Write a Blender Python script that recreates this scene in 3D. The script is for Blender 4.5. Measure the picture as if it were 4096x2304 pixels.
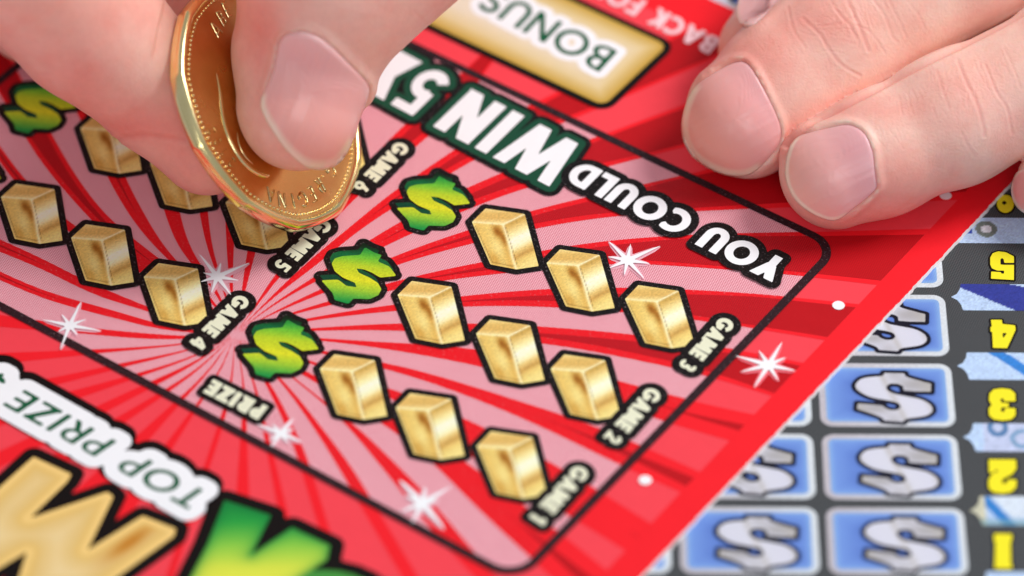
# Close-up: two hands, a gold coin and a red scratch ticket over a blue one.  1 Blender unit = 1 cm
import bpy, math, random, numpy as np
from mathutils import Vector, Matrix
random.seed(7); rng = np.random.default_rng(7)
SC = bpy.context.scene
COL = SC.collection
for o in list(bpy.data.objects): bpy.data.objects.remove(o)
SC.unit_settings.system = 'METRIC'; SC.unit_settings.scale_length = 0.01

# ------------------------------------------------------------------ camera
EL = math.radians(44.02); FPX = 18000.0; K = 2.65; DIST = 18.0*K
CAMP = np.array([0, -DIST*math.cos(EL), DIST*math.sin(EL)])
cam = bpy.data.cameras.new('camera'); camo = bpy.data.objects.new('camera', cam); COL.objects.link(camo)
camo.location = CAMP; camo.rotation_euler = (math.pi/2-EL, 0, 0)
cam.sensor_width = 36; cam.lens = FPX/4096*36; cam.clip_start = 0.5; cam.clip_end = 400
cam.dof.use_dof = True; cam.dof.focus_distance = 48.0; cam.dof.aperture_fstop = cam.lens*1e-3/1.35
cam.dof.aperture_blades = 0
SC.camera = camo
# ------------------------------------------------------------------ world and lamps
w = bpy.data.worlds.new('World'); SC.world = w; w.use_nodes = True
bg = w.node_tree.nodes['Background']; bg.inputs[0].default_value = (0.86, 0.91, 1.0, 1); bg.inputs[1].default_value = 0.38
def softbox(name, loc, target, sx, sy, power, col=(1, 1, 1)):
    l = bpy.data.lights.new(name, 'AREA'); l.shape = 'RECTANGLE'; l.size = sx; l.size_y = sy; l.energy = power; l.color = col
    o = bpy.data.objects.new(name, l); COL.objects.link(o); o.location = loc
    o.rotation_euler = (Vector(target)-Vector(loc)).to_track_quat('-Z', 'Y').to_euler(); return o
softbox('softbox_key', (32, 14, 42), (0, 0, 0), 20, 18, 23500, (1, 0.985, 0.96))
softbox('softbox_fill', (2, -38, 30), (0, 0, 0), 14, 16, 4000, (0.97, 0.98, 1))
softbox('softbox_side', (-27, -42, 18), (0, 0, 0), 7, 16, 1500, (1, 1, 1))
SC.view_settings.view_transform = 'Standard'; SC.view_settings.look = 'None'
SC.view_settings.exposure = -0.04; SC.view_settings.gamma = 1
SC.render.resolution_x = 1024; SC.render.resolution_y = 576

# ------------------------------------------------------------------ geometry of the view (used to digitise the flat print and the outlines)
E_R = np.array([1., 0, 0]); E_U = np.array([0, math.sin(EL), math.cos(EL)]); E_V = np.array([0, -math.cos(EL), math.sin(EL)])
def ray(px, py):
    px = np.asarray(px, float); py = np.asarray(py, float)
    d = (px[..., None]-2048)*E_R+(1152-py)[..., None]*E_U-FPX*E_V
    return d/np.linalg.norm(d, axis=-1, keepdims=True)
def at(px, py, z=0.0):
    d = ray(px, py); t = (z-CAMP[2])/d[..., 2]
    return CAMP+d*t[..., None]
def hit_plane(px, py, p0, n, off=0.0):
    d = ray(px, py); t = (np.dot(np.asarray(p0)-CAMP, n)+off)/(d@n)
    return CAMP+d*t[..., None]
def to_px(P):
    q = np.asarray(P)-CAMP; dep = -(q@E_V)
    return np.stack([2048+FPX*(q@E_R)/dep, 1152-FPX*(q@E_U)/dep], -1)
# windows of the photograph the outlines were read from: x0, y0, scale
WIN = {'P': (0, 0, 1), 'H': (0, 0, 1.59006), 'A': (1200, 500, .62112), 'B': (2200, 500, .62112), 'C': (0, 700, .62112), 'D': (900, 1300, .69294),
       'E': (2400, 1300, .69281), 'F': (3200, 700, .55207), 'G': (3500, 900, .23137), 'I': (0, 1400, .62389), 'L': (0, 0, .79503), 'T': (600, 0, .79503),
       'S': (1500, 0, .55202), 'R': (2600, 0, .69004), 'X': (3200, 1300, .34783), 'Y': (3200, 1800, .34783), 'V': (2100, 0, .34938), 'Q': (2800, 0, .50311),
       'Z1': (1400, 200, .46584), 'Z2': (900, 800, .46584), 'Z3': (2000, 700, .46584), 'Z4': (1000, 1375, .46584), 'Z5': (0, 1150, .46584),
       'Z6': (0, 300, .46584), 'Z7': (2200, 1300, .3885), 'Z8': (1200, 1700, .46584)}
def px(win, pts):
    x0, y0, s = WIN[win]; a = np.array(pts, float).reshape(-1, 2)
    return a*s+np.array([x0, y0])
def pl(win, pts):                      # window points -> plane z = 0 (x, y)
    a = px(win, pts); return at(a[:, 0], a[:, 1])[:, :2]
ROT = -0.6215; E1 = np.array([math.cos(ROT), math.sin(ROT)]); E2 = np.array([math.sin(ROT), -math.cos(ROT)])
ROB = -0.0089; B1 = np.array([math.cos(ROB), math.sin(ROB)]); B2 = np.array([math.sin(ROB), -math.cos(ROB)])

# ------------------------------------------------------------------ materials
def lin(c): return tuple(((v/255)/12.92 if v/255 < .04045 else ((v/255+.055)/1.055)**2.4) for v in c)
def nodes(m):
    m.use_nodes = True; return m.node_tree.nodes, m.node_tree.links, m.node_tree.nodes['Principled BSDF']
MATS = {}
def ink(name, col=None, tone=None, dots=0.0, dot_col=(150, 40, 60), rough=.42, spark=0.3, pitch=.0222, spec=.16):
    """printed ink: flat colour (or the print's own colours 'Col'), halftone dots, fine grain relief"""
    if name in MATS: return MATS[name]
    m = bpy.data.materials.new(name); N, L, B = nodes(m); MATS[name] = m
    tc = N.new('ShaderNodeTexCoord'); co = tc.outputs['Object']
    if col is None:
        a = N.new('ShaderNodeAttribute'); a.attribute_name = 'Col'; src = a.outputs['Color']
    else:
        r = N.new('ShaderNodeRGB'); r.outputs[0].default_value = (*lin(col), 1); src = r.outputs[0]
    if dots > 0:
        mp = N.new('ShaderNodeMapping'); mp.inputs['Rotation'].default_value = (0, 0, math.radians(22)); k = 2*math.pi/pitch
        mp.inputs['Scale'].default_value = (k, k, 1); L.new(co, mp.inputs[0])
        sp = N.new('ShaderNodeSeparateXYZ'); L.new(mp.outputs[0], sp.inputs[0])
        s1 = N.new('ShaderNodeMath'); s1.operation = 'SINE'; L.new(sp.outputs[0], s1.inputs[0])
        s2 = N.new('ShaderNodeMath'); s2.operation = 'SINE'; L.new(sp.outputs[1], s2.inputs[0])
        ad = N.new('ShaderNodeMath'); ad.operation = 'ADD'; L.new(s1.outputs[0], ad.inputs[0]); L.new(s2.outputs[0], ad.inputs[1])
        mr = N.new('ShaderNodeMapRange'); mr.inputs[1].default_value = -.5; mr.inputs[2].default_value = .7; L.new(ad.outputs[0], mr.inputs[0])
        mr.inputs[3].default_value = 0; mr.inputs[4].default_value = dots
        mx = N.new('ShaderNodeMix'); mx.data_type = 'RGBA'; L.new(mr.outputs[0], mx.inputs[0]); L.new(src, mx.inputs[6])
        mx.inputs[7].default_value = (*lin(dot_col), 1); src = mx.outputs[2]
    if spark >= .7:                                    # pale grains in the scratch-off coating
        fk = N.new('ShaderNodeTexNoise'); fk.inputs['Scale'].default_value = 34; fk.inputs['Detail'].default_value = 3; fk.inputs['Roughness'].default_value = .75; L.new(co, fk.inputs[0])
        fr = N.new('ShaderNodeMapRange'); fr.inputs[1].default_value = .6; fr.inputs[2].default_value = .72; fr.inputs[4].default_value = .42; L.new(fk.outputs[0], fr.inputs[0])
        fm = N.new('ShaderNodeMix'); fm.data_type = 'RGBA'; L.new(fr.outputs[0], fm.inputs[0]); L.new(src, fm.inputs[6]); fm.inputs[7].default_value = (.55, .45, .48, 1); src = fm.outputs[2]
    nz = N.new('ShaderNodeTexNoise'); nz.inputs['Scale'].default_value = 3.2; nz.inputs['Detail'].default_value = 6; nz.inputs['Roughness'].default_value = .7; L.new(co, nz.inputs[0])
    rr = N.new('ShaderNodeMapRange'); rr.inputs[3].default_value = .93; rr.inputs[4].default_value = 1.05; L.new(nz.outputs[0], rr.inputs[0])
    mu = N.new('ShaderNodeVectorMath'); mu.operation = 'SCALE'; L.new(src, mu.inputs[0]); L.new(rr.outputs[0], mu.inputs['Scale'])
    L.new(mu.outputs[0], B.inputs['Base Color'])
    gz = N.new('ShaderNodeTexNoise'); gz.inputs['Scale'].default_value = 58; gz.inputs['Detail'].default_value = 2; L.new(co, gz.inputs[0])
    bp = N.new('ShaderNodeBump'); bp.inputs['Strength'].default_value = spark; bp.inputs['Distance'].default_value = .007; L.new(gz.outputs[0], bp.inputs['Height'])
    L.new(bp.outputs[0], B.inputs['Normal'])
    ro = N.new('ShaderNodeMapRange'); ro.inputs[1].default_value = .3; ro.inputs[2].default_value = .7; ro.inputs[3].default_value = rough-.12; ro.inputs[4].default_value = rough+.15
    L.new(gz.outputs[0], ro.inputs[0]); L.new(ro.outputs[0], B.inputs['Roughness']); B.inputs['Specular IOR Level'].default_value = spec
    return m

# ------------------------------------------------------------------ mesh helpers
def tag(o, label=None, cat=None, group=None, kind=None):
    for k, v in (('label', label), ('category', cat), ('group', group), ('kind', kind)):
        if v: o[k] = v
    return o
def empty(name, loc, **k):
    o = bpy.data.objects.new(name, None); o.location = loc; o.empty_display_size = .5; COL.objects.link(o); return tag(o, **k)
def wloc(o):
    v = Vector(o.location)
    while o.parent: o = o.parent; v = v+Vector(o.location)
    return v
def mesh_obj(name, V, F, mat, parent=None, smooth=False, cols=None, origin=None, col_name='Col'):
    V = np.asarray(V, float)
    org = np.array(origin if origin is not None else (V.mean(0) if len(V) else (0, 0, 0)))
    me = bpy.data.meshes.new(name); me.from_pydata((V-org).tolist(), [], F if isinstance(F, list) else F.tolist())
    if cols is not None:
        at_ = me.color_attributes.new(col_name, 'FLOAT_COLOR', 'POINT')
        c = np.ones((len(V), 4)); c[:, :3] = cols; at_.data.foreach_set('color', c.ravel())
    me.materials.append(mat)
    if smooth: me.polygons.foreach_set('use_smooth', [True]*len(me.polygons))
    me.update(); o = bpy.data.objects.new(name, me); COL.objects.link(o)
    if parent: o.parent = parent; o.location = Vector(org)-wloc(parent)
    else: o.location = org
    return o

# ---- signed distance of unions of polygons, and marching squares
def poly_sd(poly, X, Y):
    P = np.asarray(poly, float); d = np.full(X.shape, 1e9); ins = np.zeros(X.shape, bool); n = len(P)
    for i in range(n):
        ax, ay = P[i]; bx, by = P[(i+1) % n]; ex, ey = bx-ax, by-ay; L2 = ex*ex+ey*ey
        if L2 < 1e-14: continue
        t = np.clip(((X-ax)*ex+(Y-ay)*ey)/L2, 0, 1); dd = (X-ax-t*ex)**2+(Y-ay-t*ey)**2; d = np.minimum(d, dd)
        if ay != by: ins ^= ((ay > Y) != (by > Y)) & (X < (bx-ax)*(Y-ay)/(by-ay)+ax)
    d = np.sqrt(d); return np.where(ins, -d, d)
class Field:
    """shape = list of (plus polygons, minus polygons); sampled on a grid"""
    def __init__(s, shapes, pad, h):
        allp = np.concatenate([np.asarray(p, float) for pl_, mi in shapes for p in pl_])
        lo = allp.min(0)-pad-2*h; hi = allp.max(0)+pad+2*h; s.h = h; s.lo = lo
        nx, ny = (np.ceil((hi-lo)/h)+1).astype(int); s.x = lo[0]+np.arange(nx)*h; s.y = lo[1]+np.arange(ny)*h
        s.X, s.Y = np.meshgrid(s.x, s.y); s.D = np.full(s.X.shape, 9.0)
        for plus, minus in shapes:
            pts = np.concatenate([np.asarray(p, float) for p in plus]); a = pts.min(0)-pad-2*h; b = pts.max(0)+pad+2*h
            i0, i1 = np.searchsorted(s.x, [a[0], b[0]]); j0, j1 = np.searchsorted(s.y, [a[1], b[1]])
            i0 = max(i0-1, 0); j0 = max(j0-1, 0); sl = (slice(j0, j1+1), slice(i0, i1+1)); X = s.X[sl]; Y = s.Y[sl]
            d = np.full(X.shape, 9.0)
            for p in plus: d = np.minimum(d, poly_sd(p, X, Y))
            for p in minus: d = np.maximum(d, -poly_sd(p, X, Y))
            s.D[sl] = np.minimum(s.D[sl], d)
CASES = {1: [('c0', 'e0', 'e3')], 2: [('c1', 'e1', 'e0')], 3: [('c0', 'c1', 'e1', 'e3')], 4: [('c2', 'e2', 'e1')], 5: [('c0', 'e0', 'e3'), ('c2', 'e2', 'e1')],
         6: [('c1', 'c2', 'e2', 'e0')], 7: [('c0', 'c1', 'c2', 'e2', 'e3')], 8: [('c3', 'e3', 'e2')], 9: [('c0', 'e0', 'e2', 'c3')], 10: [('c1', 'e1', 'e0'), ('c3', 'e3', 'e2')],
         11: [('c0', 'c1', 'e1', 'e2', 'c3')], 12: [('c2', 'c3', 'e3', 'e1')], 13: [('c0', 'e0', 'e1', 'c2', 'c3')], 14: [('c1', 'c2', 'c3', 'e3', 'e0')]}
def march(f, level=0.0, merge=True, D=None):
    v = (f.D if D is None else D)-level; ins = v < 0; ny, nx = v.shape; h = f.h
    base_h = nx*ny; base_v = base_h+(nx-1)*ny
    idx = np.arange(nx*ny).reshape(ny, nx)
    cid = ins[:-1, :-1]*1+ins[:-1, 1:]*2+ins[1:, 1:]*4+ins[1:, :-1]*8
    faces = []
    def ref(code, J, I):
        if code == 'c0': return idx[J, I]
        if code == 'c1': return idx[J, I+1]
        if code == 'c2': return idx[J+1, I+1]
        if code == 'c3': return idx[J+1, I]
        if code == 'e0': return base_h+J*(nx-1)+I
        if code == 'e2': return base_h+(J+1)*(nx-1)+I
        if code == 'e3': return base_v+J*nx+I
        if code == 'e1': return base_v+J*nx+I+1
    for c, polys in CASES.items():
        J, I = np.nonzero(cid == c)
        if len(J) == 0: continue
        for p in polys: faces += np.stack([ref(k, J, I) for k in p], 1).tolist()
    full = cid == 15
    if merge:
        for j in np.nonzero(full.any(1))[0]:
            r = np.concatenate([[0], full[j].astype(int), [0]]); dd = np.diff(r); st = np.nonzero(dd == 1)[0]; en = np.nonzero(dd == -1)[0]
            for a, b in zip(st, en): faces.append([idx[j, a], idx[j, b], idx[j+1, b], idx[j+1, a]])
    else:
        J, I = np.nonzero(full); faces += np.stack([idx[J, I], idx[J, I+1], idx[J+1, I+1], idx[J+1, I]], 1).tolist()
    if not faces: return np.zeros((0, 2)), []
    flat = np.array([q for fc in faces for q in fc]); u, inv = np.unique(flat, return_inverse=True)
    xs = np.zeros(len(u)); ys = np.zeros(len(u))
    m = u < base_h; xs[m] = f.x[u[m] % nx]; ys[m] = f.y[u[m]//nx]
    m = (u >= base_h) & (u < base_v); q = u[m]-base_h; J = q//(nx-1); I = q % (nx-1); t = v[J, I]/(v[J, I]-v[J, I+1]); xs[m] = f.x[I]+t*h; ys[m] = f.y[J]
    m = u >= base_v; q = u[m]-base_v; J = q//nx; I = q % nx; t = v[J, I]/(v[J, I]-v[J+1, I]); xs[m] = f.x[I]; ys[m] = f.y[J]+t*h
    out = []; k = 0
    for fc in faces: out.append(inv[k:k+len(fc)].tolist()); k += len(fc)
    return np.stack([xs, ys], 1), out
def sheet(name, VF, z, mat, parent, cols=None, origin=None):
    V, F = VF; V3 = np.column_stack([V, np.full(len(V), z)])
    return mesh_obj(name, V3, F, mat, parent, cols=cols, origin=origin)
def flat_poly(name, poly, z, mat, parent):
    P = np.asarray(poly, float); return mesh_obj(name, np.column_stack([P, np.full(len(P), z)]), [list(range(len(P)))], mat, parent)
def tess(polys, z):                                   # simple polygons (may be concave) -> triangles
    from mathutils.geometry import tessellate_polygon
    V = []; F = []
    for p in polys:
        k = len(V); V += [(x, y, z) for x, y in p]
        for t in tessellate_polygon([[Vector((x, y, 0)) for x, y in p]]):
            a, b, c = (V[k+i] for i in t); s_ = (b[0]-a[0])*(c[1]-a[1])-(b[1]-a[1])*(c[0]-a[0])
            F.append([k+i for i in (t if s_ > 0 else t[::-1])])
    return V, F
def clip_convex(poly, conv):
    out = [tuple(p) for p in poly]; n = len(conv)
    area = sum(conv[i][0]*conv[(i+1) % n][1]-conv[(i+1) % n][0]*conv[i][1] for i in range(n)); sg = 1 if area > 0 else -1
    for i in range(n):
        a = conv[i]; b = conv[(i+1) % n]; inp = out; out = []
        side = lambda p: sg*((b[0]-a[0])*(p[1]-a[1])-(b[1]-a[1])*(p[0]-a[0]))
        for j in range(len(inp)):
            p = inp[j]; q = inp[(j+1) % len(inp)]; sp, sq = side(p), side(q)
            if sp >= 0: out.append(p)
            if (sp >= 0) != (sq >= 0): t = sp/(sp-sq); out.append((p[0]+t*(q[0]-p[0]), p[1]+t*(q[1]-p[1])))
        if not out: return []
    return out
def smooth_line(pts, n=8):                            # Catmull-Rom through points
    P = np.asarray(pts, float); P = np.vstack([2*P[0]-P[1], P, 2*P[-1]-P[-2]]); out = []
    for i in range(1, len(P)-2):
        for t in np.linspace(0, 1, n, endpoint=False):
            a, b, c, d = P[i-1:i+3]; out.append(.5*((2*b)+(c-a)*t+(2*a-5*b+4*c-d)*t*t+(3*b-a-3*c+d)*t**3))
    out.append(P[-2]); return np.array(out)
def smooth_loop(pts, n=6):
    P = np.asarray(pts, float); out = []; m = len(P)
    for i in range(m):
        a, b, c, d = P[i-1], P[i], P[(i+1) % m], P[(i+2) % m]
        for t in np.linspace(0, 1, n, endpoint=False): out.append(.5*((2*b)+(c-a)*t+(2*a-5*b+4*c-d)*t*t+(3*b-a-3*c+d)*t**3))
    return np.array(out)
def chaikin(P, n=1, q=.25):
    P = np.asarray(P, float)
    for _ in range(n): N_ = np.roll(P, -1, 0); P = np.stack([P*(1-q)+N_*q, P*q+N_*(1-q)], 1).reshape(-1, 2)
    return P
def rrect(a, b, r, n=8):                              # in (u, v) coordinates
    (x0, y0), (x1, y1) = a, b; out = []
    for cx, cy, a0 in ((x1-r, y1-r, 0), (x0+r, y1-r, 90), (x0+r, y0+r, 180), (x1-r, y0+r, 270)):
        for k in range(n+1): t = math.radians(a0+90*k/n); out.append((cx+r*math.cos(t), cy+r*math.sin(t)))
    return np.array(out)

# ------------------------------------------------------------------ lettering (unit cap height)
def ell(cx, cy, rx, ry, a0=0, a1=360, n=28):
    return [(cx+rx*math.cos(math.radians(a0+(a1-a0)*k/n)), cy+ry*math.sin(math.radians(a0+(a1-a0)*k/n))) for k in range(n if a1-a0 == 360 else n+1)]
def rc(x0, y0, x1, y1): return [(x0, y0), (x1, y0), (x1, y1), (x0, y1)]
def dg(x0, y0, x1, y1, w): return [(x0-w/2, y0), (x0+w/2, y0), (x1+w/2, y1), (x1-w/2, y1)]
def arcband(cx, cy, rx, ry, a0, a1, w, n=16):
    o = [(cx+(rx)*math.cos(math.radians(a)), cy+(ry)*math.sin(math.radians(a))) for a in np.linspace(a0, a1, n)]
    w = min(w, rx-.03, ry-.03)
    i = [(cx+(rx-w)*math.cos(math.radians(a)), cy+(ry-w)*math.sin(math.radians(a))) for a in np.linspace(a1, a0, n)]
    return o+i
def glyph(c, w):
    if c in '23569': w = min(w, .2)
    h = w*.86; g = None
    if c == 'I': g = ([rc(0, 0, w, 1)], [], w)
    elif c == 'L': g = ([rc(0, 0, w, 1), rc(0, 0, .52, h)], [], .52)
    elif c == 'E': g = ([rc(0, 0, w, 1), rc(0, 0, .56, h), rc(0, 1-h, .56, 1), rc(0, .5-h/2, .52, .5+h/2)], [], .56)
    elif c == 'F': g = ([rc(0, 0, w, 1), rc(0, 1-h, .54, 1), rc(0, .45-h/2, .5, .45+h/2)], [], .54)
    elif c == 'T': g = ([rc(0, 1-h, .64, 1), rc(.32-w/2, 0, .32+w/2, 1)], [], .64)
    elif c == 'O': g = ([ell(.5, .5, .5, .51)], [ell(.5, .5, .5-w, .51-w*.92)], 1.0)
    elif c == 'C': g = ([ell(.5, .5, .5, .51)], [ell(.5, .5, .5-w, .51-w*.92), rc(.74, -.2, 1.3, 1.2), [(.5, .5), (.76, .84), (.76, .16)]], .76)
    elif c == 'G': return ('multi', [([ell(.48, .5, .48, .51)], [ell(.48, .5, .48-w, .51-w*.92), [(.48, .5), (1.3, .5), (1.3, .92), (.76, .80)]]), ([rc(.52, .34, .96, .34+h*.8), rc(.96-w*.8, .2, .96, .5)], [])], .96)
    elif c == 'U': g = ([rc(0, .36, .74, 1), ell(.37, .37, .37, .38)], [rc(w, .36, .74-w, 1.2), ell(.37, .37, .37-w, .38-w*.9)], .74)
    elif c == 'D': g = ([[(0, 0), (.3, 0)]+ell(.3, .5, .48, .5, -90, 90)+[(0, 1)]], [[(w, h), (.3, h)]+ell(.3, .5, .48-w, .5-h, -90, 90)+[(w, 1-h)]], .78)
    elif c == 'P': g = ([rc(0, 0, w, 1), [(0, .38), (.3, .38)]+ell(.3, .69, .3, .31, -90, 90)+[(0, 1)]], [[(w, .38+h*.85), (.3, .38+h*.85)]+ell(.3, .69, .3-w*.9, .31-h*.85, -90, 90)+[(w, 1-h*.85)]], .6)
    elif c == 'R':
        return ('multi', glyph('P', w)[1]+[([dg(.66-w*.55, 0, .3, .42, w*1.15)], [])], .66)
    elif c == 'B':
        b = lambda y0, y1, r: ([[(0, y0), (.26, y0)]+ell(.26, (y0+y1)/2, r, (y1-y0)/2, -90, 90)+[(0, y1)]], [[(w, y0+h*.85), (.26, y0+h*.85)]+ell(.26, (y0+y1)/2, r-w, (y1-y0)/2-h*.85, -90, 90)+[(w, y1-h*.85)]])
        return ('multi', [b(0, .54, .36), b(.46, 1, .31)], .62)
    elif c == 'A': return ('multi', [([dg(w*.5, 0, .42, 1, w*1.05), dg(.84-w*.5, 0, .42, 1, w*1.05), rc(.2, .2, .64, .2+h*.85)], [])], .84)
    elif c == 'M': g = ([dg(w*.5, 0, w*.75, 1, w), dg(1-w*.5, 0, 1-w*.75, 1, w), dg(.5, .12, w*.8, 1, w*1.15), dg(.5, .12, 1-w*.8, 1, w*1.15)], [], 1.0)
    elif c == 'N': g = ([rc(0, 0, w, 1), rc(.78-w, 0, .78, 1), dg(.78-w*.5, 0, w*.5, 1, w*1.1)], [], .78)
    elif c == 'W': g = ([dg(.33, 0, w*.5, 1, w), dg(.33, 0, .62, 1, w), dg(.91, 0, .62, 1, w), dg(.91, 0, 1.24-w*.5, 1, w)], [], 1.24)
    elif c == 'X': g = ([dg(w*.6, 0, .8-w*.6, 1, w*1.25), dg(.8-w*.6, 0, w*.6, 1, w*1.25)], [], .8)
    elif c == 'Y': g = ([dg(.4, .4, w*.6, 1, w*1.2), dg(.4, .4, .8-w*.6, 1, w*1.2), rc(.4-w/2, 0, .4+w/2, .5)], [], .8)
    elif c == 'K': g = ([rc(0, 0, w, 1), dg(w*.7, .45, .66-w*.6, 1, w*1.25), dg(.68-w*.6, 0, w*.9, .58, w*1.3)], [], .7)
    elif c == 'Z': g = ([rc(0, 0, .66, h), rc(0, 1-h, .66, 1), dg(w*.7, h*.5, .66-w*.7, 1-h*.5, w*1.3)], [], .66)
    elif c == 'H': g = ([rc(0, 0, w, 1), rc(.74-w, 0, .74, 1), rc(0, .5-h/2, .74, .5+h/2)], [], .74)
    elif c == 'S': g = ([arcband(.32, .72, .3, .29, 20, 272, w), arcband(.3, .285, .32, .295, -160, 92, w)], [], .63)
    elif c == '1': g = ([rc(.16, 0, .16+w, 1), [(.16, 1), (0, .84), (0, .72), (.2, .8)]], [], .16+w)
    elif c == '2': g = ([arcband(.3, .7, .3, .31, -25, 175, w), dg(w*.62, h*.4, .57-w*.3, .62, w*1.25), rc(0, 0, .62, h)], [], .62)
    elif c == '3': g = ([arcband(.28, .73, .28, .28, -100, 150, w), arcband(.28, .29, .32, .3, -150, 100, w)], [], .62)
    elif c == '4': return ('multi', [([rc(.36, 0, .36+w, 1), rc(0, .2, .68, .2+h), [(0, .2), (0, .2+h), (.36, 1), (.36+w*.8, 1)]], [[(w*.95, .2+h), (.36, .2+h), (.36, .7)]])], .68)
    elif c == '5': g = ([rc(.06, 1-h, .58, 1), rc(.06, .46, .06+w, 1), arcband(.27, .315, .33, .33, -150, 130, w)], [], .62)
    elif c == '6': g = ([ell(.32, .32, .32, .33), dg(w*.75, .34, .36, 1, w*1.15)], [ell(.32, .32, .32-w, .33-w)], .64)
    elif c == '0': g = ([ell(.32, .5, .32, .5)], [ell(.32, .5, .32-w, .5-w)], .64)
    elif c == '$': return ('multi', [(glyph('S', w)[1][0][0]+[rc(.32-w*.4, -.12, .32+w*.4, 1.12)], [])], .63)
    elif c == '.': g = ([ell(.1, .45, .1, .1)], [], .2)
    elif c == ',': g = ([[(0, -.15), (.12, -.15), (.24, .2), (.06, .2)]], [], .24)
    elif c == ' ': return ('multi', [], .38)
    return ('multi', [(g[0], g[1])], g[2])
def text_shapes(s, w, gap=.1, wid=1.0):
    x = 0; out = []
    for c in s:
        _, gs, adv = glyph(c, w)
        for plus, minus in gs: out.append(([[(x+a*wid, b) for a, b in p] for p in plus], [[(x+a*wid, b) for a, b in p] for p in minus]))
        x += adv*wid+gap
    return out, x-gap
def fit_text(s, w, win, P0, P1, P2, gap=.1):
    """lettering laid between baseline start P0, baseline end P1 and cap height P2 over P0 (plane points)"""
    sh, W = text_shapes(s, w, gap); o, e, u = pl(win, [P0, P1, P2]); ex = (e-o)/W; uy = u-o
    return [([np.array([o+a*ex+b*uy for a, b in p]) for p in plus], [np.array([o+a*ex+b*uy for a, b in p]) for p in minus]) for plus, minus in sh]
def shift(shapes, d): return [([np.asarray(p)+d for p in a], [np.asarray(p)+d for p in b]) for a, b in shapes]
Z = lambda k: 0.0016*k

# ================================================================== RED TICKET
ST = lambda s, t: s*E1+t*E2
def sv(p): return p@E1
def tv(p): return p@E2
right_edge = pl('P', [(4039, 783), (3536, 1300), (3310, 1500), (2504, 2304)]); s_card = sv(right_edge).mean()
t_far = tv(pl('P', [(2855, 0), (2938, 41)])).mean()
s_inset = sv(pl('P', [(3680, 984), (3515, 1147), (2968, 1688), (2906, 1757)])).mean()
s_frame = sv(pl('P', [(3055, 1312), (2822, 1533), (2550, 1786), (3256, 1121), (2945, 1400)])).mean()
t_ftop = tv(pl('P', [(2312, 500), (3256, 960), (1796, 228), (2600, 642)])).mean()
t_fbot = tv(pl('P', [(261, 1374), (643, 1569), (1118, 1821), (1200, 1868), (1526, 2031), (1852, 2194)])).mean()
s_pl = sv(pl('P', [(42, 290)])).mean(); s_left = s_pl-1.2; t_near = t_far+20.0; TH = .04
def st_poly(P): return np.array([ST(a, b) for a, b in P])
red = empty('scratch_ticket', (*ST((s_left+s_card)/2, (t_far+t_near)/2), -TH), label='red scratch ticket with gold bars, lying on top under both hands', cat='lottery ticket')
M_red = ink('red_ink', (250, 30, 42), rough=.5, spark=.12)
M_light = ink('light_red_ink', (250, 72, 84), rough=.5, spark=.12, dots=.14, dot_col=(240, 30, 45))
M_dark = ink('dark_red_ink', (200, 14, 26), rough=.5, spark=.12, dots=.35, dot_col=(140, 5, 15))
M_pink = ink('pink_latex', (255, 196, 206), rough=.34, spark=.8, dots=.85, dot_col=(205, 78, 100))
M_redL = ink('red_latex', (242, 24, 36), rough=.34, spark=1.0)
M_darkL = ink('dark_red_latex', (206, 22, 34), rough=.36, spark=.6, dots=.6, dot_col=(140, 10, 20))
M_black = ink('black_latex', (16, 11, 12), rough=.4, spark=.9)
M_blackflat = ink('black_ink', (12, 6, 6), rough=.5, spark=.2)
M_border = ink('border_latex', (46, 24, 30), rough=.38, spark=1.0)
M_white = ink('white_ink', (252, 252, 255), rough=.5, spark=.1)
M_cream = ink('cream_ink', (240, 240, 212), rough=.5, spark=.3, dots=.12, dot_col=(190, 190, 140))
M_dkgreen = ink('dark_green_latex', (26, 78, 56), rough=.4, spark=.6)
M_green = ink('green_ink', (20, 92, 60), rough=.5, spark=.1)
M_col = ink('process_print', None, rough=.4, spark=.35)
paper = bpy.data.materials.new('paper_fibre'); N, L, B = nodes(paper); B.inputs['Base Color'].default_value = (.93, .86, .86, 1); B.inputs['Roughness'].default_value = .9
def card(name, poly, top, th, mat_top, parent, rough_edge=.0):
    P = np.asarray(poly, float)
    if rough_edge > 0:                                 # the cut edge is slightly torn and fibrous
        pts = []
        for i in range(len(P)):
            a, b = P[i], P[(i+1) % len(P)]; n = int(np.linalg.norm(b-a)/.02); dr = (b-a)/np.linalg.norm(b-a); nr = np.array([-dr[1], dr[0]])
            j = rng.normal(0, 1, n); j = np.convolve(j, [.25, .5, .25], 'same')*rough_edge
            for k in range(n): pts.append(a+(b-a)*k/n+nr*(j[k] if 0 < k else 0))
        P = np.array(pts)
    n = len(P); d_ = np.roll(P, -1, 0)-np.roll(P, 1, 0); d_ = d_/np.linalg.norm(d_, axis=1, keepdims=True); sg_ = 1 if sum(P[:, 0]*np.roll(P[:, 1], -1)-np.roll(P[:, 0], -1)*P[:, 1]) > 0 else -1; Q_ = P+np.column_stack([d_[:, 1], -d_[:, 0]])*sg_*.014; V = [(x, y, top) for x, y in P]+[(x, y, top-th) for x, y in Q_]
    a = sum(P[i][0]*P[(i+1) % n][1]-P[(i+1) % n][0]*P[i][1] for i in range(n))
    o_ = list(range(n)) if a > 0 else list(range(n))[::-1]
    F = [o_, [i+n for i in o_[::-1]]]+[[o_[i], o_[i]+n, o_[(i+1) % n]+n, o_[(i+1) % n]] for i in range(n)]
    o = mesh_obj(name, V, F, mat_top, parent); o.data.materials.append(paper)
    o.data.polygons.foreach_set('material_index', [0]+[1]*(len(F)-1)); return o
card('card_stock', st_poly([(s_left, t_far), (s_card, t_far), (s_card, t_near), (s_left, t_near)]), 0, TH, M_red, red, .0045)

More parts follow.
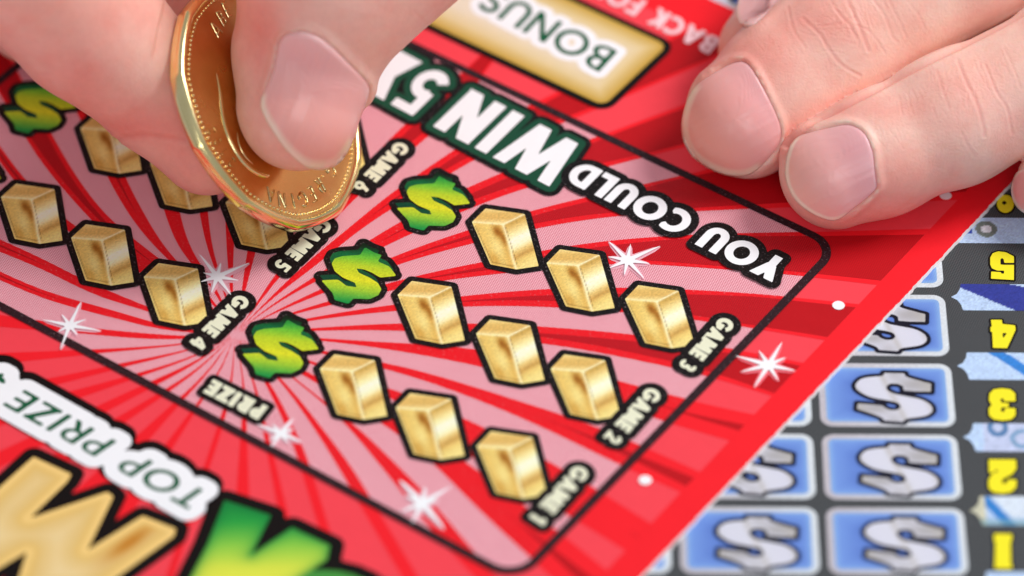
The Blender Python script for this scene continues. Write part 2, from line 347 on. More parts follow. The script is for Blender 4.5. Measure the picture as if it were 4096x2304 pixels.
# ---- sunburst streaks, digitised edge by edge from the centre outwards
CEN = at(np.array(940.), np.array(1338.))[:2]
def streak(U, Lo): return pl('P', U), pl('P', Lo)
SK = []
def S(U, Lo, core=None): SK.append((U, Lo, core))
S([(1302,1355),(1593,1376),(1884,1392),(2472,1523),(2783,1611),(3008,1657)], [(1343,1369),(1627,1411),(1918,1466),(2300,1566),(2631,1681),(2899,1758)], 1900)
S([(1536,1452),(1699,1487),(1932,1561),(2200,1645),(2420,1720),(2780,1880)], [(1540,1475),(1699,1524),(1932,1608),(2200,1724),(2456,1852),(2700,1960)], 1500)
S([(1554,1554),(1615,1573),(1857,1673),(1936,1710),(2173,1835),(2300,1905),(2500,2030)], [(1559,1585),(1740,1715),(1870,1825),(2110,1975),(2290,2070),(2480,2190)], 2100)
S([(1578,1673),(1740,1770),(1885,1862),(2110,2035),(2200,2100),(2400,2260)], [(1526,1692),(1601,1743),(1736,1854),(1899,2026),(2099,2212),(2200,2304)], 1650)
S([(1186,1515),(1284,1603),(1419,1696),(1559,1836),(1685,1953),(1754,2040),(1861,2166)], [(1182,1524),(1387,1696),(1489,1831),(1578,1929),(1690,2085),(1760,2160)], 1900)
S([(1135,1524),(1200,1599),(1298,1729),(1396,1850),(1475,1981)], [(1119,1522),(1186,1613),(1279,1748),(1349,1864),(1387,1929)], 1900)
S([(1084,1538),(1121,1599),(1154,1673),(1219,1794),(1242,1869)], [(1065,1538),(1093,1599),(1135,1687),(1177,1790),(1191,1836)], 1900)
S([(1020,1524),(1036,1585),(1062,1690)], [(1012,1524),(1025,1585),(1045,1690)])
S([(975,1504),(982,1560),(988,1727)], [(970,1504),(975,1560),(963,1727)])
S([(936,1453),(930,1541),(911,1650),(893,1705)], [(932,1453),(922,1541),(896,1630),(872,1700)])
S([(884,1495),(813,1597),(780,1650)], [(876,1495),(782,1620),(750,1662)])
S([(830,1504),(756,1575),(700,1640)], [(820,1504),(736,1575),(672,1632)])
S([(797,1485),(690,1560),(600,1622)], [(788,1482),(664,1556),(580,1605)])
S([(800,1450),(640,1535),(560,1577)], [(798,1443),(620,1518),(540,1555)])
S([(800,1425),(570,1505),(470,1540)], [(798,1420),(560,1492),(455,1520)])
S([(780,1400),(503,1468),(400,1495)], [(780,1396),(495,1452),(390,1474)])
S([(745,1382),(425,1412),(300,1425)], [(745,1377),(412,1398),(300,1402)])
S([(745,1362),(535,1357),(410,1343),(200,1325)], [(768,1352),(605,1336),(419,1322),(200,1290)], 3000)
S([(740,1335),(596,1315),(435,1265),(298,1237),(155,1191),(0,1122)], [(745,1325),(596,1290),(435,1234),(310,1209),(124,1147),(0,1088)], 780)
S([(780,1310),(590,1245),(480,1215),(380,1190),(200,1090),(0,1010)], [(790,1302),(582,1228),(466,1173),(382,1150),(200,1050),(0,960)], 950)
S([(740,1190),(545,1085),(400,1010),(262,925),(50,725),(0,650)], [(760,1180),(580,1060),(420,975),(285,905),(80,700),(0,585)], 1000)
S([(760,1180),(545,1050),(345,864),(261,766),(163,654),(102,554),(0,380)], [(790,1160),(590,1000),(424,873),(373,803),(280,673),(210,542),(110,360)], 560)
S([(840,1200),(650,1020),(578,952),(484,812),(429,710),(330,500)], [(850,1190),(658,1000),(596,886),(550,812),(503,719),(430,520)], 900)
S([(860,1160),(733,1029),(699,975),(661,857),(610,700)], [(870,1150),(776,1035),(750,975),(720,861),(690,700)], 900)
S([(900,1180),(851,1060),(820,975),(801,866),(780,750)], [(905,1170),(866,1060),(843,975),(834,868),(820,740)], 900)
S([(925,1200),(912,1080),(907,1005),(900,850)], [(932,1200),(931,1080),(934,1005),(945,850)])
S([(955,1250),(970,1150),(985,1025),(1010,900)], [(960,1250),(985,1155),(1016,1028),(1060,890)])
S([(1044,1196),(1086,1107),(1200,985),(1333,861),(1461,661),(1619,498),(1700,430),(1790,345)], [(1050,1200),(1105,1117),(1220,1000),(1347,879),(1408,800),(1656,598),(1703,554),(1830,450),(1900,350)], 760)
S([(1100,1170),(1189,1089),(1301,986),(1366,940),(1459,865),(1519,800),(1582,764),(1684,689),(1766,638),(1833,591),(2000,480),(2117,423)], [(1106,1175),(1254,1079),(1352,986),(1412,940),(1482,888),(1561,837),(1700,760),(1815,689),(1884,647),(1936,610),(2120,550),(2238,500)], 900)
S([(1100,1205),(1245,1121),(1473,963),(1552,916),(1599,893),(1720,820),(1870,754),(1978,703),(2350,563)], [(1103,1210),(1250,1135),(1547,982),(1627,940),(1655,930),(1800,870),(1996,787),(2094,754),(2443,666),(2600,625)], 850)
S([(1100,1240),(1240,1180),(1557,1033),(1692,982),(1860,926),(2123,844),(2233,816),(2345,791),(2564,742),(2694,712),(2950,650)], [(1103,1245),(1270,1185),(1594,1056),(1738,1014),(1883,977),(2144,914),(2298,886),(2475,863),(2783,847),(2941,840)], 800)
S([(1100,1268),(1190,1240),(1310,1212),(1545,1133),(1594,1121),(1692,1100),(1785,1075),(1911,1054),(2354,970),(2466,961),(2643,947),(2941,933),(3109,933),(3400,925)], [(1103,1272),(1195,1250),(1320,1225),(1553,1165),(1700,1130),(1943,1103),(2250,1070),(2450,1052),(2601,1056),(2792,1073),(2904,1080),(3197,1103),(3500,1140)], 760)
S([(1245,1270),(1412,1243),(1561,1222),(1841,1187),(1971,1173),(2196,1156),(2400,1150),(2736,1159),(2932,1170),(3118,1184),(3448,1219)], [(1235,1284),(1412,1261),(1580,1245),(1860,1226),(2116,1224),(2228,1231),(2500,1250),(2787,1282),(3000,1312),(3299,1362)], 900)
S([(1249,1315),(1412,1303),(1592,1294),(1864,1294),(2144,1306),(2373,1324),(2526,1338),(2903,1391),(3150,1440)], [(1254,1324),(1412,1322),(1603,1322),(1880,1345),(2200,1378),(2355,1401),(2472,1428),(2705,1475),(2860,1511),(3100,1590)], 1000)
def spl(pts):
    P = pl('P', pts); P = np.vstack([CEN+(P[0]-CEN)*.12, P]); C_ = smooth_line(P, 5)
    d = C_[-1]-C_[-6]; return np.vstack([C_, C_[-1]+d/np.linalg.norm(d)*9])
panel = st_poly(rrect((s_pl, t_ftop), (s_frame, t_fbot), .3))
margin = st_poly([(s_left+.6, t_far+.55), (s_inset, t_far+.55), (s_inset, t_near-.6), (s_left+.6, t_near-.6)])
wide = []; cores = []
def smoothed(c):
    s = np.r_[0, np.cumsum(np.linalg.norm(np.diff(c, axis=0), axis=1))]; q = np.linspace(0, s[-1], 90); P = np.column_stack([np.interp(q, s, c[:, 0]), np.interp(q, s, c[:, 1])])
    for _ in range(10): P[1:-1] = (P[:-2]+2*P[1:-1]+P[2:])/4
    return P
for U, Lo, core in SK:
    u, l = smoothed(spl(U)), smoothed(spl(Lo)); wide.append([tuple(p) for p in np.vstack([u, l[::-1]])])
    m = 44
    def resamp(c):
        s = np.r_[0, np.cumsum(np.linalg.norm(np.diff(c, axis=0), axis=1))]; q = np.linspace(0, s[-1], m); return np.column_stack([np.interp(q, s, c[:, 0]), np.interp(q, s, c[:, 1])])
    u, l = resamp(u), resamp(l); r0 = (core if core else 1300)*K/1000/1.1; f = []
    for k in range(m):
        r = np.linalg.norm((u[k]+l[k])/2-CEN); f.append(np.clip((r-r0)/3.2, 0, 1)*.41)
    f = np.array(f); ks = [k for k in range(m) if f[k] > 0]
    if len(ks) > 2:
        k0 = max(ks[0]-1, 0); mid = (u+l)/2; hu = mid+(u-l)*f[:, None]; hl = mid-(u-l)*f[:, None]
        cores.append([tuple(p) for p in np.vstack([hu[k0:], hl[k0:][::-1]])])
def clipped(polys, conv, z): return tess([c for c in (clip_convex(p, conv) for p in polys) if len(c) > 2], z)
def part(name, VF, mat, parent, **k):
    V, F = VF; o = mesh_obj(name, V, F, mat, parent, **k); return o
lx, lf = tess([margin], Z(1)); part('light_background', (lx, lf), M_light, red)
# strips that overlap near the centre are kept at slightly different heights
def stacked(polys, conv, z, dz=2e-5):
    V = []; F = []
    for i, p in enumerate(polys):
        c = clip_convex(p, conv)
        if len(c) > 2:
            v, f = tess([c], z+i*dz); F += [[a+len(V) for a in t] for t in f]; V += v
    return V, F
def rays(name, polys, conv, z, mat):
    for i, p in enumerate(polys):
        c = clip_convex(p, conv)
        if len(c) > 2: part(name, tess([c], z+i*2e-5), mat, red)
rays('sun_ray', wide, margin, Z(2), M_red); rays('dark_ray', cores, margin, Z(3), M_dark)
game = mesh_obj('game_panel', np.column_stack([panel, np.full(len(panel), Z(4))]), [list(range(len(panel)))[::-1]], M_pink, red)
rays('sun_ray', wide, panel, Z(5), M_redL); rays('dark_ray', cores, panel, Z(6), M_darkL)
lw = .049
fo = st_poly(rrect((s_pl-lw, t_ftop-lw), (s_frame+lw, t_fbot+lw), .36, 14)); fi = st_poly(rrect((s_pl+lw, t_ftop+lw), (s_frame-lw, t_fbot-lw), .26, 14)); n = len(fo)
mesh_obj('panel_border', np.column_stack([np.vstack([fo, fi]), np.full(2*n, Z(8))]), [[i, i+n, (i+1) % n+n, (i+1) % n] for i in range(n)], M_border, red)

# ---- gold bars (one drawn from the photograph, the others moved along the lattice)
REFJ = pl('Z2', [(1745, 835)])[0]
BARO = pl('Z2', [(1590, 690), (1935, 740), (2050, 1205), (1852, 1236), (1622, 1190), (1467, 812)])
def seg_d(P, a, b):
    a = np.array(a, float); b = np.array(b, float); e = b-a; t = np.clip(((P-a)@e)/(e@e), 0, 1); return np.linalg.norm(P-a-t[:, None]*e, axis=1)
def inside(P, poly): return poly_sd(poly, P[:, 0], P[:, 1]) < 0
def ramp(q, stops):
    x = [s[0] for s in stops]; c = np.array([s[1] for s in stops], float); return np.column_stack([np.interp(q, x, c[:, i]) for i in range(3)])
def srgb(c): c = np.clip(np.asarray(c, float), 0, 255)/255; return np.where(c < .04045, c/12.92, ((c+.055)/1.055)**2.4)
def bar_cols(V):
    P = (to_px(np.column_stack([V, np.zeros(len(V))]))-np.array([900, 800]))/.46584
    A, B_, C_, D_, E_, F_, J = (1590, 690), (1935, 740), (2050, 1205), (1852, 1236), (1622, 1190), (1467, 812), (1745, 835)
    col = np.zeros((len(P), 3)); x, y = P[:, 0], P[:, 1]
    left = inside(P, [F_, J, D_, E_, (1400, 1300), (1300, 700)]) | ((x < J[0]+(y-J[1])*(D_[0]-J[0])/(D_[1]-J[1])) & (y > F_[1]+(x-F_[0])*(J[1]-F_[1])/(J[0]-F_[0])))
    rightm = (~left) & (y > J[1]+(x-J[0])*(B_[1]-J[1])/(B_[0]-J[0]))
    topm = ~(left | rightm)
    xs = 1745+(y-835)*.267
    q = np.clip((y-(835-(x-xs)*.40))/(400-(x-xs)*.08), 0, 1)
    col[rightm] = ramp(q[rightm], [(0, (190, 150, 76)), (.1, (216, 180, 108)), (.26, (244, 226, 170)), (.4, (255, 250, 228)), (.54, (252, 242, 206)), (.66, (226, 194, 126)), (.76, (198, 154, 86)), (.86, (230, 198, 120)), (1, (238, 214, 142))])
    qt = np.clip((y-690)/150, 0, 1); col[topm] = ramp(qt[topm], [(0, (244, 220, 156)), (.3, (218, 180, 108)), (.6, (216, 176, 104)), (.85, (238, 212, 152)), (1, (246, 224, 172))])
    xl = 1467+(y-812)*.41; p = np.clip((x-xl)/np.maximum(xs-xl, 1), 0, 1); ql = np.clip((y-835)/380, 0, 1)
    cl = ramp(p, [(0, (240, 216, 146)), (.13, (224, 188, 108)), (.5, (230, 200, 122)), (.86, (216, 174, 94)), (1, (246, 226, 170))])
    bl = lambda px_, qx, sp, sq: np.exp(-((p-px_)/sp)**2-((ql-qx)/sq)**2)[:, None]
    cl = cl+(np.array([150, 92, 28])-cl)*np.clip(bl(.72, .17, .13, .13)+.8*bl(.86, .34, .09, .17), 0, .92)
    cl = cl+(np.array([196, 142, 60])-cl)*.6*bl(.3, .8, .2, .16); cl = cl+(np.array([246, 226, 158])-cl)*.6*bl(.55, .55, .2, .2)
    col[left] = cl[left]
    for a, b, wd, cc, am in ((J, B_, 9, (255, 246, 214), .75), (F_, J, 8, (252, 238, 196), .7), (J, D_, 9, (250, 236, 200), .7), ((1500, 850), (1640, 1168), 5, (90, 56, 20), .45), ((1640, 1168), (1820, 1204), 5, (90, 56, 20), .4), ((1763, 860), (1862, 1205), 4, (96, 62, 24), .5)):
        d = seg_d(P, a, b); k = (am*np.exp(-(d/wd)**2))[:, None]; col = col+(np.array(cc)-col)*k
    r = np.random.default_rng(3); col = (col*1.07)*(1+r.normal(0, .038, len(P)))[:, None]
    return srgb(col*np.array([.99, .99, .93]))
fld = Field([([BARO], [])], .1, .013)
bar_out = march(fld, .068); bar_in = march(fld, -.004, merge=False); bcol = bar_cols(bar_in[0])
b0 = sheet('gold_bar', bar_out, Z(9), M_black, red, origin=(*REFJ, Z(9))); f0 = sheet('bar_print', bar_in, Z(10), M_col, b0, cols=bcol, origin=(*REFJ, Z(10)))
JUNC = [(2013.7, 902.5), (2313.5, 1067), (2628.6, 1211.2), (1718.6, 1194.4), (2033.5, 1350), (2333, 1490.5), (1409.3, 1490.5), (1714.2, 1646.5), (2039.8, 1800.3),
        (701.9, 1122.4), (410, 965.8), (128.6, 802.5), (1027, 825), (724, 668), (444, 527), (1333, 526), (1040, 381), (730, 255)]
for i, (x, y) in enumerate(JUNC):
    p = at(np.array(x), np.array(y))[:2]
    if i == 3: o = b0
    else:
        o = b0.copy(); COL.objects.link(o); c = f0.copy(); COL.objects.link(c); c.parent = o
    o.location = Vector((*p, Z(9)+i*4e-5))-wloc(red)
def gname(d): return d
# ---- green and yellow dollar signs
DF = pl('Z2', [(1190,405),(1270,450),(1335,472),(1300,525),(1400,570),(1460,650),(1320,665),(1250,622),(1180,594),(1115,586),(1140,625),(1230,665),(1300,710),(1332,765),(1305,815),(1230,850),(1090,845),(1050,890),(930,858),(915,800),(870,750),(815,688),(960,682),(1030,735),(1118,748),(1105,710),(1000,665),(930,610),(905,545),(930,500),(1000,480),(1150,470)]); DF = chaikin(DF, 1, .08)
off = pl('Z2', [(1100, 600)])[0]-pl('Z2', [(1118, 645)])[0]
fd = Field([([DF], []), ([DF-off*.0+off], [])], .1, .012); ff = Field([([DF], [])], .02, .012); fs = Field([([DF+off], [])], .02, .012)
def dcols(stops, n=.06):
    def f(V):
        P = (to_px(np.column_stack([V, np.zeros(len(V))]))-np.array([900, 800]))/.46584
        c = ramp(P[:, 1]+(P[:, 0]-1100)*-.12, stops); r = np.random.default_rng(5); return srgb(c*(1+r.normal(0, n, len(P)))[:, None])
    return f
d0 = sheet('dollar_sign', march(fd, .066), Z(9), M_black, red, origin=(*REFJ, Z(9)))
vs = march(fs, 0, merge=False); s0 = sheet('dollar_shade', vs, Z(10), M_col, d0, cols=dcols([(380, (10, 40, 22)), (470, (14, 104, 58)), (560, (20, 92, 52)), (700, (10, 70, 50)), (850, (12, 110, 60))])(vs[0]), origin=(*REFJ, Z(10)))
vf = march(ff, 0, merge=False); g0 = sheet('dollar_face', vf, Z(11), M_col, d0, cols=dcols([(420, (50, 156, 62)), (480, (110, 194, 56)), (560, (188, 212, 46)), (680, (226, 226, 44)), (770, (160, 204, 54)), (880, (30, 150, 70))], .04)(vf[0]), origin=(*REFJ, Z(11)))
DOL = [(-294, -114), None]
for i, (x, y) in enumerate([(1718.6, 1194.4), (2013.7, 902.5), (1409.3, 1490.5), (128.6-292, 802.5-160), (428-292-9, 515-130-5), (730-285, 255-140)]):
    if i < 3: p = at(np.array(float(x)), np.array(float(y)))[:2]
    elif i == 3: p = at(np.array(128.6), np.array(802.5))[:2]-E1*.96
    elif i == 4: p = at(np.array(428.), np.array(515.))[:2]-E1*.0
    else: p = at(np.array(730.), np.array(255.))[:2]
    if i == 3: p = at(np.array(128.6), np.array(802.5))[:2]
    if i == 0: o = d0
    else:
        o = d0.copy(); COL.objects.link(o)
        for c0 in (s0, g0): c = c0.copy(); COL.objects.link(c); c.parent = o
    o.location = Vector((*p, Z(9)-4e-5*(i+1)))-wloc(red)
# ---- game labels
def label(name, shapes, outline, zk, mats, parent, h=.011, pad=.03, names=('lettering',), i=0):
    f = Field(shapes, max(outline)+pad, h); prev = None
    for k, (of, m) in enumerate(zip(outline, mats)):
        nm = name if k == 0 else names[min(k-1, len(names)-1)]
        o = sheet(nm, march(f, of), Z(zk+k)+i*4e-5, m, parent if k == 0 else prev)
        if k == 0: prev = o; first = o
    return first
J4 = at(np.array(701.9), np.array(1122.4))[:2]
for i, (num, (x, y)) in enumerate([('4', (701.9, 1122.4)), ('3', (2628.6, 1211.2)), ('2', (2333, 1490.5)), ('1', (2039.8, 1800.3)), ('5', (1034, 822)), ('6', (1347, 515))]):
    d = at(np.array(x), np.array(y))[:2]-J4
    label('game_label', shift(fit_text('GAME '+num, .27, 'Z5', (2050, 62), (1625, 480), (2158, 132), gap=.07), d), (.088, .004), 11, (M_black, M_cream), red, names=('lettering',), i=i)
label('prize_label', fit_text('PRIZE', .28, 'Z5', (2300, 1035), (1835, 800), (2212, 1145), gap=.12), (.072, .004), 11, (M_black, M_cream), red)
label('headline', fit_text('YOU COULD', .25, 'B', (1548, 895), (205, 240), (1430, 1022), gap=.1), (.092, .003), 15, (M_black, M_white), red)
wn = fit_text('WIN', .26, 'Z1', (2038, 857), (1045, 348), (1711, 1185), gap=.14); fx = fit_text('5X', .33, 'Z1', (890, 262), (330, -35), (560, 590), gap=.12)
h0 = label('headline', wn+fx, (.142, .084, .0), 12, (M_black, M_dkgreen, M_white), red, names=('outline', 'lettering'))
tp = fit_text('TOP PRIZE', .17, 'I', (1350, 930), (160, 262), (1205, 1030), gap=.15)+fit_text('$4,000', .17, 'I', (60, 205), (-700, -220), (-90, 310), gap=.15)
t0_ = sheet('top_prize_line', march(Field(shift(tp, np.array([-.01, .065])), .25, .02), .205), Z(9), M_blackflat, red); ftp = Field(tp, .2, .018)
sheet('outline', march(ftp, .15), Z(10), M_white, t0_); sheet('lettering', march(ftp, 0), Z(11), M_green, t0_)
# ---- sparkles
def star(win, c, tips, wd, halo=None, i=0):
    c_ = np.array(c, float); shapes = []; hal = []
    for t in tips:
        t = np.array(t, float); e = t-c_; n_ = np.array([-e[1], e[0]]); n_ = n_/np.linalg.norm(n_)*wd*.72
        P = pl(win, [c_+n_, t, c_-n_]); shapes.append(([P], [])); Q = pl(win, [c_+n_*1.9, c_+e*.8+n_*.8, c_+e*.97, c_+e*.8-n_*.8, c_-n_*1.9]); hal.append(([Q], []))
    o = sheet('sparkle', march(Field(hal, .05, .012), .008), Z(7)+i*5e-5, halo or M_halo, red)
    sheet('sparkle_rays', march(Field(shapes, .05, .01), .003), Z(16)+i*5e-5, M_white, o); return o
M_halo = ink('halo_pink', (248, 190, 202), rough=.4, spark=.4, dots=.3, dot_col=(214, 110, 130)); M_halo2 = ink('halo_red', (255, 120, 132), rough=.5, spark=.1)
star('Z3', (1095, 745), [(930, 580), (1380, 622), (1240, 905), (935, 815), (1120, 610), (1290, 775), (1065, 880), (930, 715)], 26)
star('Z5', (600, 340), [(700, 130), (370, 290), (520, 545), (870, 385), (530, 240), (745, 285), (500, 395), (665, 425)], 22, i=1)
star('C', (1400, 665), [(1280, 515), (1610, 575), (1490, 785), (1290, 700), (1425, 570), (1540, 690), (1360, 775), (1310, 640)], 20, i=2)
star('Z4', (265, 785), [(375, 650), (60, 705), (180, 905), (450, 860), (190, 700), (370, 745), (170, 840), (330, 870)], 26, i=3)
star('Z8', (1050, 690), [(850, 480), (1300, 540), (1240, 910), (860, 760), (1080, 540), (1190, 660), (960, 860), (900, 620)], 34, i=4)
star('Z7', (2250, 430), [(2390, 190), (1910, 335), (2100, 660), (2530, 490), (2150, 280), (2430, 350), (1960, 500), (2350, 590)], 34, halo=M_halo2, i=5)
for i, (x, y) in enumerate([(3354, 1224), (2581, 1923), (3782, 785)]):
    c = at(np.array(float(x)), np.array(float(y)))[:2]; a = [(c[0]+.066*math.cos(t), c[1]+.066*math.sin(t)) for t in np.linspace(0, 2*math.pi, 28, endpoint=False)]
    flat_poly('registration_dot', a, Z(7), M_white, red)
# ---- bonus plate
q0, q1 = pl('P', [(2433, 461), (2702, 176)]); s1_, tA, tB = (sv(q0)+sv(q1))/2, tv(q1), tv(q0)
mat_gold = ink('gold_plate_print', None, rough=.4, spark=.2)
bp_ = Field([([st_poly(rrect((s1_-4.9, tA), (s1_, tB), .2))], [])], .05, .02); pb = sheet('bonus_plate', march(bp_, 0), Z(9), M_blackflat, red)
gv = march(bp_, -.085, merge=False); dd = poly_sd(st_poly(rrect((s1_-4.9, tA), (s1_, tB), .2)), gv[0][:, 0], gv[0][:, 1])
gc = srgb(ramp(-dd, [(.085, (196, 158, 62)), (.16, (214, 180, 100)), (.3, (232, 210, 160)), (.5, (238, 224, 200))])); sheet('gold_field', gv, Z(10), mat_gold, pb, cols=gc)
bn = Field(fit_text('BONUS', .155, 'S', (1757, 382), (862, -90), (1622, 530), gap=.13), .2, .014)
sheet('glow', march(bn, .10), Z(11), M_white, pb); sheet('lettering', march(bn, 0.002), Z(12), M_green, pb)
M_soft = ink('pale_pink_ink', (255, 214, 220), rough=.5, spark=.1)
label('small_print', fit_text('BACK FOR', .2, 'V', (2240, 460), (870, -240), (2100, 630), gap=.12), (.004,), 9, (M_soft,), red, h=.014)
# ---- big display letters at the near edge
GW = pl('I', [(215, 690), (458, 802), (432, 850), (190, 1085), (690, 915), (728, 945), (560, 1290), (915, 1068), (1128, 1152), (1115, 1200), (560, 1600), (80, 1600), (172, 1300), (-60, 1440), (-300, 1700), (-500, 1500), (-60, 940)])
gw = Field([([GW], [])], .2, .025); o = sheet('gold_letter', march(gw, .13), Z(7), M_blackflat, red)
gl = march(gw, 0, merge=False)
def gwcol(V):
    P = (to_px(np.column_stack([V, np.zeros(len(V))]))-np.array([0, 1400]))/.62389; d = -poly_sd(GW, V[:, 0], V[:, 1])
    c = ramp(d, [(0, (250, 206, 120)), (.05, (252, 214, 136)), (.09, (238, 196, 112)), (.16, (236, 200, 128)), (.4, (248, 220, 164))])
    k = np.exp(-((P[:, 0]-820+(P[:, 1]-1250)*1.2)/70)**2-((P[:, 1]-1240)/110)**2)[:, None]*np.clip((d-.05)/.08, 0, 1)[:, None]
    return srgb(c+(np.array([196, 120, 30])-c)*k*.9)
sheet('letter_face', gl, Z(8), M_col, o, cols=gwcol(gl[0]))
GG = pl('I', [(1440, 968), (1738, 1066), (1612, 1318), (1872, 1142), (2118, 1258), (2098, 1352), (1800, 1560), (1500, 1760), (1100, 1700), (1330, 1250)])
GO = pl('I', [(x, y) for x, y in ell(2080, 1715, 430, 300)])
gg = Field([([GG], []), ([GO], [])], .2, .025); o = sheet('green_letter', march(gg, .14), Z(7)+5e-5, M_blackflat, red); gl = march(gg, -.0, merge=False)
def ggcol(V):
    P = (to_px(np.column_stack([V, np.zeros(len(V))]))-np.array([0, 1400]))/.62389; d = -poly_sd(GG, V[:, 0], V[:, 1])
    c = ramp(P[:, 1], [(960, (20, 130, 60)), (1100, (40, 160, 66)), (1250, (140, 206, 72)), (1400, (222, 232, 76)), (1500, (236, 236, 80))])
    k = np.exp(-np.clip(d, 0, 9)/.05)[:, None]*.75; return srgb(c+(np.array([16, 120, 58])-c)*k)
sheet('letter_face', gl, Z(8)+5e-5, M_col, o, cols=ggcol(gl[0]))

# ================================================================== BLUE TICKET below
ZB = -TH-.004
def blz(win, pts): a = px(win, pts); return at(a[:, 0], a[:, 1], ZB)[:, :2]
og = blz('P', [(3282.5, 2014)])[0]; PI_ = .3896*K; WID = .5450*K
sB = og@B1; tB_ = og@B2-3*PI_                                       # gap column and gap line k = 0
BT = lambda s, t: s*B1+t*B2
blue = empty('scratch_ticket', (*BT(sB, tB_+2), ZB-.03), label='dark grey and blue ticket with silver dollar boxes, lying beneath the red one', cat='lottery ticket')
M_grey = ink('grey_ink', (84, 87, 90), rough=.5, spark=.2, dots=.65, dot_col=(30, 30, 32), pitch=.024)
M_blue = ink('blue_ink', None, rough=.45, spark=.25, dots=.25, dot_col=(70, 96, 190), pitch=.024)
M_silver = ink('silver_print', None, rough=.45, spark=.4, dots=.1, dot_col=(150, 148, 150), pitch=.024)
M_yel = ink('yellow_ink', (250, 236, 40), rough=.5, spark=.3)
card('card_stock', [BT(sB-7, tB_-6.5), BT(sB+5.2, tB_-6.5), BT(sB+5.2, tB_+9), BT(sB-7, tB_+9)], ZB, .03, M_grey, blue)
DX = [(965,555),(1205,560),(1207,600),(1508,678),(1506,774),(1215,766),(1190,712),(1120,678),(1045,676),(988,710),(1005,758),(1080,795),(1180,815),(1400,856),(1515,925),(1532,1000),(1450,1056),(1212,1084),(1190,1122),(960,1105),(938,1062),(655,972),(662,905),(950,930),(985,962),(1050,986),(1130,980),(1158,942),(1130,902),(1050,880),(800,838),(650,755),(628,690),(695,622),(800,600),(958,592)]
M_navy = ink('navy_ink', (16, 16, 34), rough=.5, spark=.2); DXp = blz('X', DX); DXs = [chaikin(DXp, 2, .22)]+[blz('X', q) for q in ([(965,555),(1205,560),(1207,690),(965,670)], [(940,1000),(1212,1010),(1190,1122),(960,1105)], [(1170,598),(1508,678),(1506,774),(1190,760)], [(662,905),(960,932),(950,1064),(655,972)])]; cb = BT(sB+WID/2+.02, tB_+1.5*PI_)
hw, hh = (WID-.055)/2, (PI_-.115)/2
def box_poly(c, a, b, r): return np.array([c+x*B1+y*B2 for x, y in rrect((-a, -b), (a, b), r)])
fb = Field([([box_poly(cb, hw, hh, .13)], [])], .03, .015)
v1 = march(fb, 0, merge=False); r_ = np.random.default_rng(9)
b_px = to_px(np.column_stack([v1[0], np.full(len(v1[0]), ZB)]))
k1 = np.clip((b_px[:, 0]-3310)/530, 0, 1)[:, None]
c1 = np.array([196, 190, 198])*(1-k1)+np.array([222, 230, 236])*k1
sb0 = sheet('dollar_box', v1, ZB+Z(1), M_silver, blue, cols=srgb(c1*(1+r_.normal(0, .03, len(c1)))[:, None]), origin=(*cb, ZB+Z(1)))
v2 = march(fb, -.066, merge=False); d2 = -poly_sd(box_poly(cb, hw, hh, .13), v2[0][:, 0], v2[0][:, 1])-.066
dS = poly_sd(DXp, v2[0][:, 0], v2[0][:, 1])
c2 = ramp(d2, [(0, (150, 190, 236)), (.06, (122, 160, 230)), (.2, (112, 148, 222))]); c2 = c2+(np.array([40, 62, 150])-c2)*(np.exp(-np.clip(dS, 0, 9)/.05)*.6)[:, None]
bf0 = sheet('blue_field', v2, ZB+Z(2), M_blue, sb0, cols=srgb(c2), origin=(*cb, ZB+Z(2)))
fS = Field([(DXs, [])], .06, .012); so0 = sheet('dollar_outline', march(fS, .042), ZB+Z(3), M_navy, sb0, origin=(*cb, ZB+Z(3)))
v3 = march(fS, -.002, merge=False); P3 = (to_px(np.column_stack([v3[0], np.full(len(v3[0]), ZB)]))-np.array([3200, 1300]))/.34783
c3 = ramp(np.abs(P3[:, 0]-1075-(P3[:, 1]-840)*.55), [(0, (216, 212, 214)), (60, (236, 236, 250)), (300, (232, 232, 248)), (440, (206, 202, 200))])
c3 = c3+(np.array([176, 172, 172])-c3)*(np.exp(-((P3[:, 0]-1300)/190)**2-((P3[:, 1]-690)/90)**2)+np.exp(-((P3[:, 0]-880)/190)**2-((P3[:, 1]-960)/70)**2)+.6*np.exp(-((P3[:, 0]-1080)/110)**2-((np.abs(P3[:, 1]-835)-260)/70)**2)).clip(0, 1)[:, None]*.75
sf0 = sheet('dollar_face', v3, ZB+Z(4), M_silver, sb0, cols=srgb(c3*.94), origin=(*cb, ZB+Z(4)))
first = True
for ci in (0, -1, -2):
    for k in range(-8, 4):
        if first: o = sb0; first = False
        else:
            o = sb0.copy(); COL.objects.link(o)
            for c0 in (bf0, so0, sf0): c = c0.copy(); COL.objects.link(c); c.parent = o
        p = BT(sB+WID/2+.02+ci*(WID+.035), tB_+(k+.5)*PI_); o.location = Vector((*p, ZB+Z(1)))-wloc(blue)
